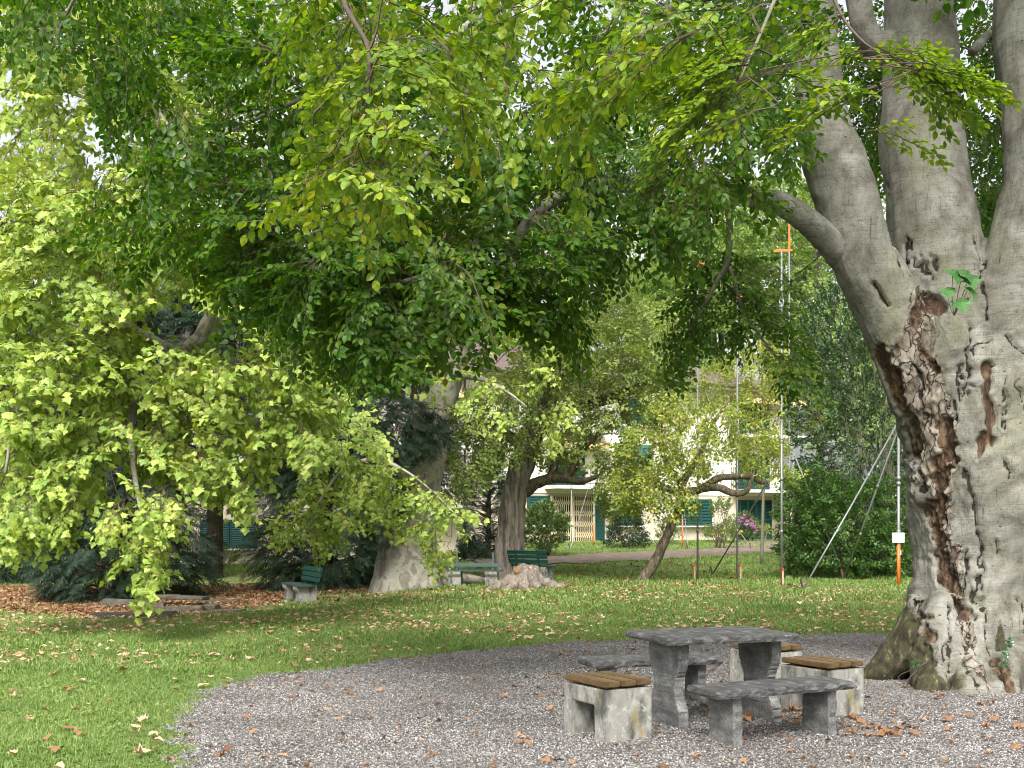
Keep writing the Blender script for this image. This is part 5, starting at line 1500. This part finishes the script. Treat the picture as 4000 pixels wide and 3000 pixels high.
def ivy():
    base = W(3915, 2600, 10.55)
    root = empty("ivy_vine", base, label="thin ivy strand climbing the foot of the beech trunk", cat="plant")
    lf = MB()
    for i in range(46):
        t = random.random()
        q = W(3945-30*t+random.gauss(0, 9), 2480+130*t, 10.72-.28*t)-base
        V, F = leaf_palmate(random.uniform(.03, .05), .1)
        lf.add(xf(V, one(-1.57+random.gauss(0, .5), R(-50)+random.gauss(0, .3), random.gauss(0, .4)), q), F)
    lf.build("leaves", M['holly'], root)
    s = MB(); s.tube([W(3945, 2480, 10.75)-base, W(3930, 2540, 10.62)-base, W(3915, 2610, 10.5)-base], .004, 4); s.build("stem", M['twig'], root)
ivy()
shrub("weed_plant", region([(3560,2625),(3570,2580),(3585,2585),(3580,2630)], 10.6, 10.7, 6), W(3568, 2640, 10.65), [spray_shrub(np.random.default_rng(5), 9, .035, .45, .09)], 'seedling', "small green weed at the mossy root of the beech", "plant", (.8, 1.1), .8, 4, W(3568, 2660, 10.65), .003)

# ------------------------------------------------------------------ gravel pebbles, grass, dead leaves
def frustum(n, d0, d1, pw=1.0, margin=.03):
    d = (d0**pw+(d1**pw-d0**pw)*rng.uniform(0, 1, n))**(1/pw)
    x = rng.uniform(-.4444-margin, .4444+margin, n)*d
    return x, d
def pebbles():
    base = np.array([(1,0,0),(-1,0,0),(0,1,0),(0,-1,0),(0,0,1),(0,0,-1)], float)
    F = [(0,2,4),(2,1,4),(1,3,4),(3,0,4),(2,0,5),(1,2,5),(3,1,5),(0,3,5)]
    temps = []
    for s in range(6):
        r = np.random.default_rng(300+s)
        V = base*r.uniform(.7, 1.15, (6, 1))+r.normal(0, .16, (6, 3)); V[:, 2] *= .62
        q = (V[0:1]+V[2:3]+V[4:5])/3*1.25
        temps.append(MB().add(V, F).tmpl())
    x, y = frustum(250000, 6.9, 16.6, 1.15)
    k = in_poly(x, y, GRAV); x, y = x[k], y[k]
    P = np.stack([x, y, rng.uniform(.004, .016, len(x))], 1)
    # gravel kicked up round the legs and the roots
    mb = MB()
    w = rng.integers(0, 6, len(P))
    Mx = euler_mats(rng.uniform(0, 6.28, len(P)), rng.normal(0, .5, len(P)), rng.normal(0, .5, len(P)))*(rng.uniform(.0045, .010, len(P)))[:, None, None]
    for i, T in enumerate(temps): s = w == i; mb.inst(T, Mx[s], P[s])
    tag(mb.build("gravel_pebbles", M['pebble']), kind="stuff")
pebbles()

PATHK = spline(np.array([G(1850, 39.5)[:2], G(2150, 40)[:2], G(2450, 41.5)[:2], G(2750, 44.5)[:2], G(3000, 49)[:2]]), 10)
def off_path(x, y):
    d = np.min(np.hypot(x[:, None]-PATHK[:, 0], y[:, None]-PATHK[:, 1]), axis=1)
    return d > 2.3
LITTER = [(0,2270),(1450,2245),(1600,2290),(1500,2335),(1250,2345),(900,2410),(650,2435),(300,2430),(0,2395)]
def pxy(x, y): return 2000+FPX*x/y, HZ+FPX*(H0-gz(x, y))/y
def grass():
    def tuft(r, n, h, w, spread, broad=0):
        mb = MB()
        for i in range(n):
            a = r.uniform(0, 6.28); b = r.normal(0, spread, 2); hh = h*r.uniform(.5, 1.2); ln = r.uniform(.2, .9)*hh
            s = np.array((-math.sin(a), math.cos(a), 0))*w*.5; p = np.array((*b, 0))
            m = p+np.array((math.cos(a)*ln*.35, math.sin(a)*ln*.35, hh*.62)); e = p+np.array((math.cos(a)*ln, math.sin(a)*ln, hh))
            mb.add([p-s, p+s, m+s*.7, m-s*.7, e], [(0,1,2,3),(3,2,4)])
        for i in range(broad):
            a = r.uniform(0, 6.28); L = h*r.uniform(.7, 1.5); V, F = leaf_small(L, L*.5)
            mb.add(xf(V, one(a, r.uniform(.1, .7), r.normal(0, .3)), np.array((*r.normal(0, spread, 2), .004))), F)
        return mb.tmpl()
    near = [tuft(np.random.default_rng(400+i), 12, .045, .0045, .03, 0 if i < 4 else 4) for i in range(6)]
    mid = [tuft(np.random.default_rng(420+i), 12, .06, .009, .07, 0 if i < 4 else 4) for i in range(6)]
    far = [tuft(np.random.default_rng(440+i), 10, .09, .02, .16, 0 if i < 4 else 3) for i in range(6)]
    mb = MB()
    for temps, d0, d1, n in ((near, 7, 13, 26000), (mid, 12, 22, 24000), (far, 20, 55, 26000)):
        x, y = frustum(n, d0, d1, 1.4)
        gi = GRAV+(np.array((4, 9.5))-GRAV)*.016
        k = ~in_poly(x, y, gi) & off_path(x, y)
        u, v = pxy(x, y)
        lit = in_poly(u, v, LITTER)
        k &= ~lit | (rng.uniform(0, 1, len(x)) < .25)
        x, y = x[k], y[k]
        P = np.stack([x, y, gz(x, y)-.004], 1); w = rng.integers(0, 6, len(P))
        patch = 1+.65*np.array([mn.noise((a*.6, b*.6, 1.0)) for a, b in zip(x, y)])
        Mx = euler_mats(rng.uniform(0, 6.28, len(P)), np.zeros(len(P)), np.zeros(len(P)))*(rng.uniform(.75, 1.25, len(P))*patch)[:, None, None]
        for i, T in enumerate(temps): s = w == i; mb.inst(T, Mx[s], P[s])
    tag(mb.build("lawn_grass", M['grass']), kind="stuff")
grass()

def dead_leaf(r, S):
    V, F = leaf_palmate(S, 0)
    c1, c2, ax = r.uniform(-2.5, 3.5), r.uniform(-2, 3), r.uniform(0, 3.14)
    u = (V[:, 0]-.4*S)*math.cos(ax)+V[:, 1]*math.sin(ax); v = -(V[:, 0]-.4*S)*math.sin(ax)+V[:, 1]*math.cos(ax)
    V[:, 2] = (c1*u*u+c2*v*v*.7)/S*.55+r.normal(0, .035*S, len(V)); V[:, 2] -= V[:, 2].min()-.002
    V[:, 0] -= .4*S
    return V, F
LT_ = [dead_leaf(np.random.default_rng(500+i), .13) for i in range(8)]
LT_ += [leaf_ovate(.10, .062, .9, .05, True) for i in range(2)]
def litter():
    temps = [MB().add(V, F).tmpl() for V, F in LT_]
    def put(mb, x, y, lift, sc_):
        P = np.stack([x, y, gz(x, y)+lift], 1); w = rng.integers(0, len(temps), len(P))
        Mx = euler_mats(rng.uniform(0, 6.28, len(P)), rng.normal(0, .2, len(P)), rng.normal(0, .2, len(P)))*(rng.uniform(*sc_, len(P)))[:, None, None]
        for i, T in enumerate(temps): s = w == i; mb.inst(T, Mx[s], P[s])
    # individuals: the ones that show largest
    gl = []
    meshes = []
    for i, (V, F) in enumerate(LT_):
        for mt in ('litter', 'litter_pale'):
            meshes.append(MB().add(V, F).build("proto", M[mt]))
    def leafobj(x, y, s, grav):
        k = rng.integers(0, len(LT_)); pr = meshes[2*k+(0 if grav else (1 if rng.uniform() < .65 else 0))]
        o = pr.copy(); o.name = "fallen_leaf"; col.objects.link(o)
        o.location = (x, y, g1(x, y)+(.016 if grav else .035)); o.scale = (s, s, s)
        o.rotation_euler = (rng.normal(0, .18), rng.normal(0, .18), rng.uniform(0, 6.28))
        tag(o, "brown curled dead leaf lying on the grey gravel" if grav else "pale tan dead leaf lying on the near lawn", "leaf", "dead leaves on the gravel" if grav else "dead leaves on the near lawn")
    n = 0
    x, y = frustum(3000, 7.2, 16, 1.0)
    kg = in_poly(x, y, GRAV)
    dens = np.where(x > 1.5, 1.0, .45)
    k = np.where(kg & (rng.uniform(0, 1, len(x)) < dens))[0][:150]
    for i in k: leafobj(x[i], y[i], rng.uniform(.35, .8), True)
    # a drift under the table and between the stools
    for cx, cy, sd, m in ((1.9, 9.5, .32, 38), (2.75, 8.75, .25, 22), (2.5, 9.1, .15, 10), (3.3, 9.0, .4, 14)):
        for i in range(m): leafobj(rng.normal(cx, sd), rng.normal(cy, sd), rng.uniform(.45, .9), True)
    k = np.where(~kg & (y < 13.5))[0][:66]
    for i in k: leafobj(x[i], y[i], rng.uniform(.45, .9), False)
    for o in meshes: bpy.data.objects.remove(o)
    mb = MB()
    x, y = frustum(1500, 7.2, 16, 1.2); k = in_poly(x, y, GRAV); put(mb, x[k][:420], y[k][:420], .014, (.25, .6))
    # thick litter under the plane and yews
    u = rng.uniform(0, 1600, 26000); v = rng.uniform(2240, 2440, 26000); kk = in_poly(u, v, LITTER)
    u, v = u[kk], v[kk]; d = 25+(2420-v)/130*9+rng.uniform(-1, 1, len(u)); x = (u-2000)/FPX*d
    d = np.clip(d, 22.5, 45); put(mb, x, d, .02, (.8, 1.3))
    x, y = frustum(2600, 26, 38, 1.2); k = (x > -6) & (x < 7); x, y = x[k], y[k]; put(mb, x, y, .03, (.7, 1.2))
    tag(mb.build("leaf_litter", M['litter']), kind="stuff")
    mb = MB()
    x, y = frustum(11000, 12.5, 29, 1.1); k = ~in_poly(x, y, GRAV)
    dn = np.array([.5+.9*mn.noise((a*.35, b*.35, 4.0)) for a, b in zip(x, y)])+np.where(y > 16, .22, 0)+np.where((x < 1) & (y > 16), .2, 0)
    k &= rng.uniform(0, 1, len(x)) < dn
    put(mb, x[k], y[k], .03, (.35, .85))
    tag(mb.build("scattered_dead_leaves", M['litter_pale']), kind="stuff")
litter()
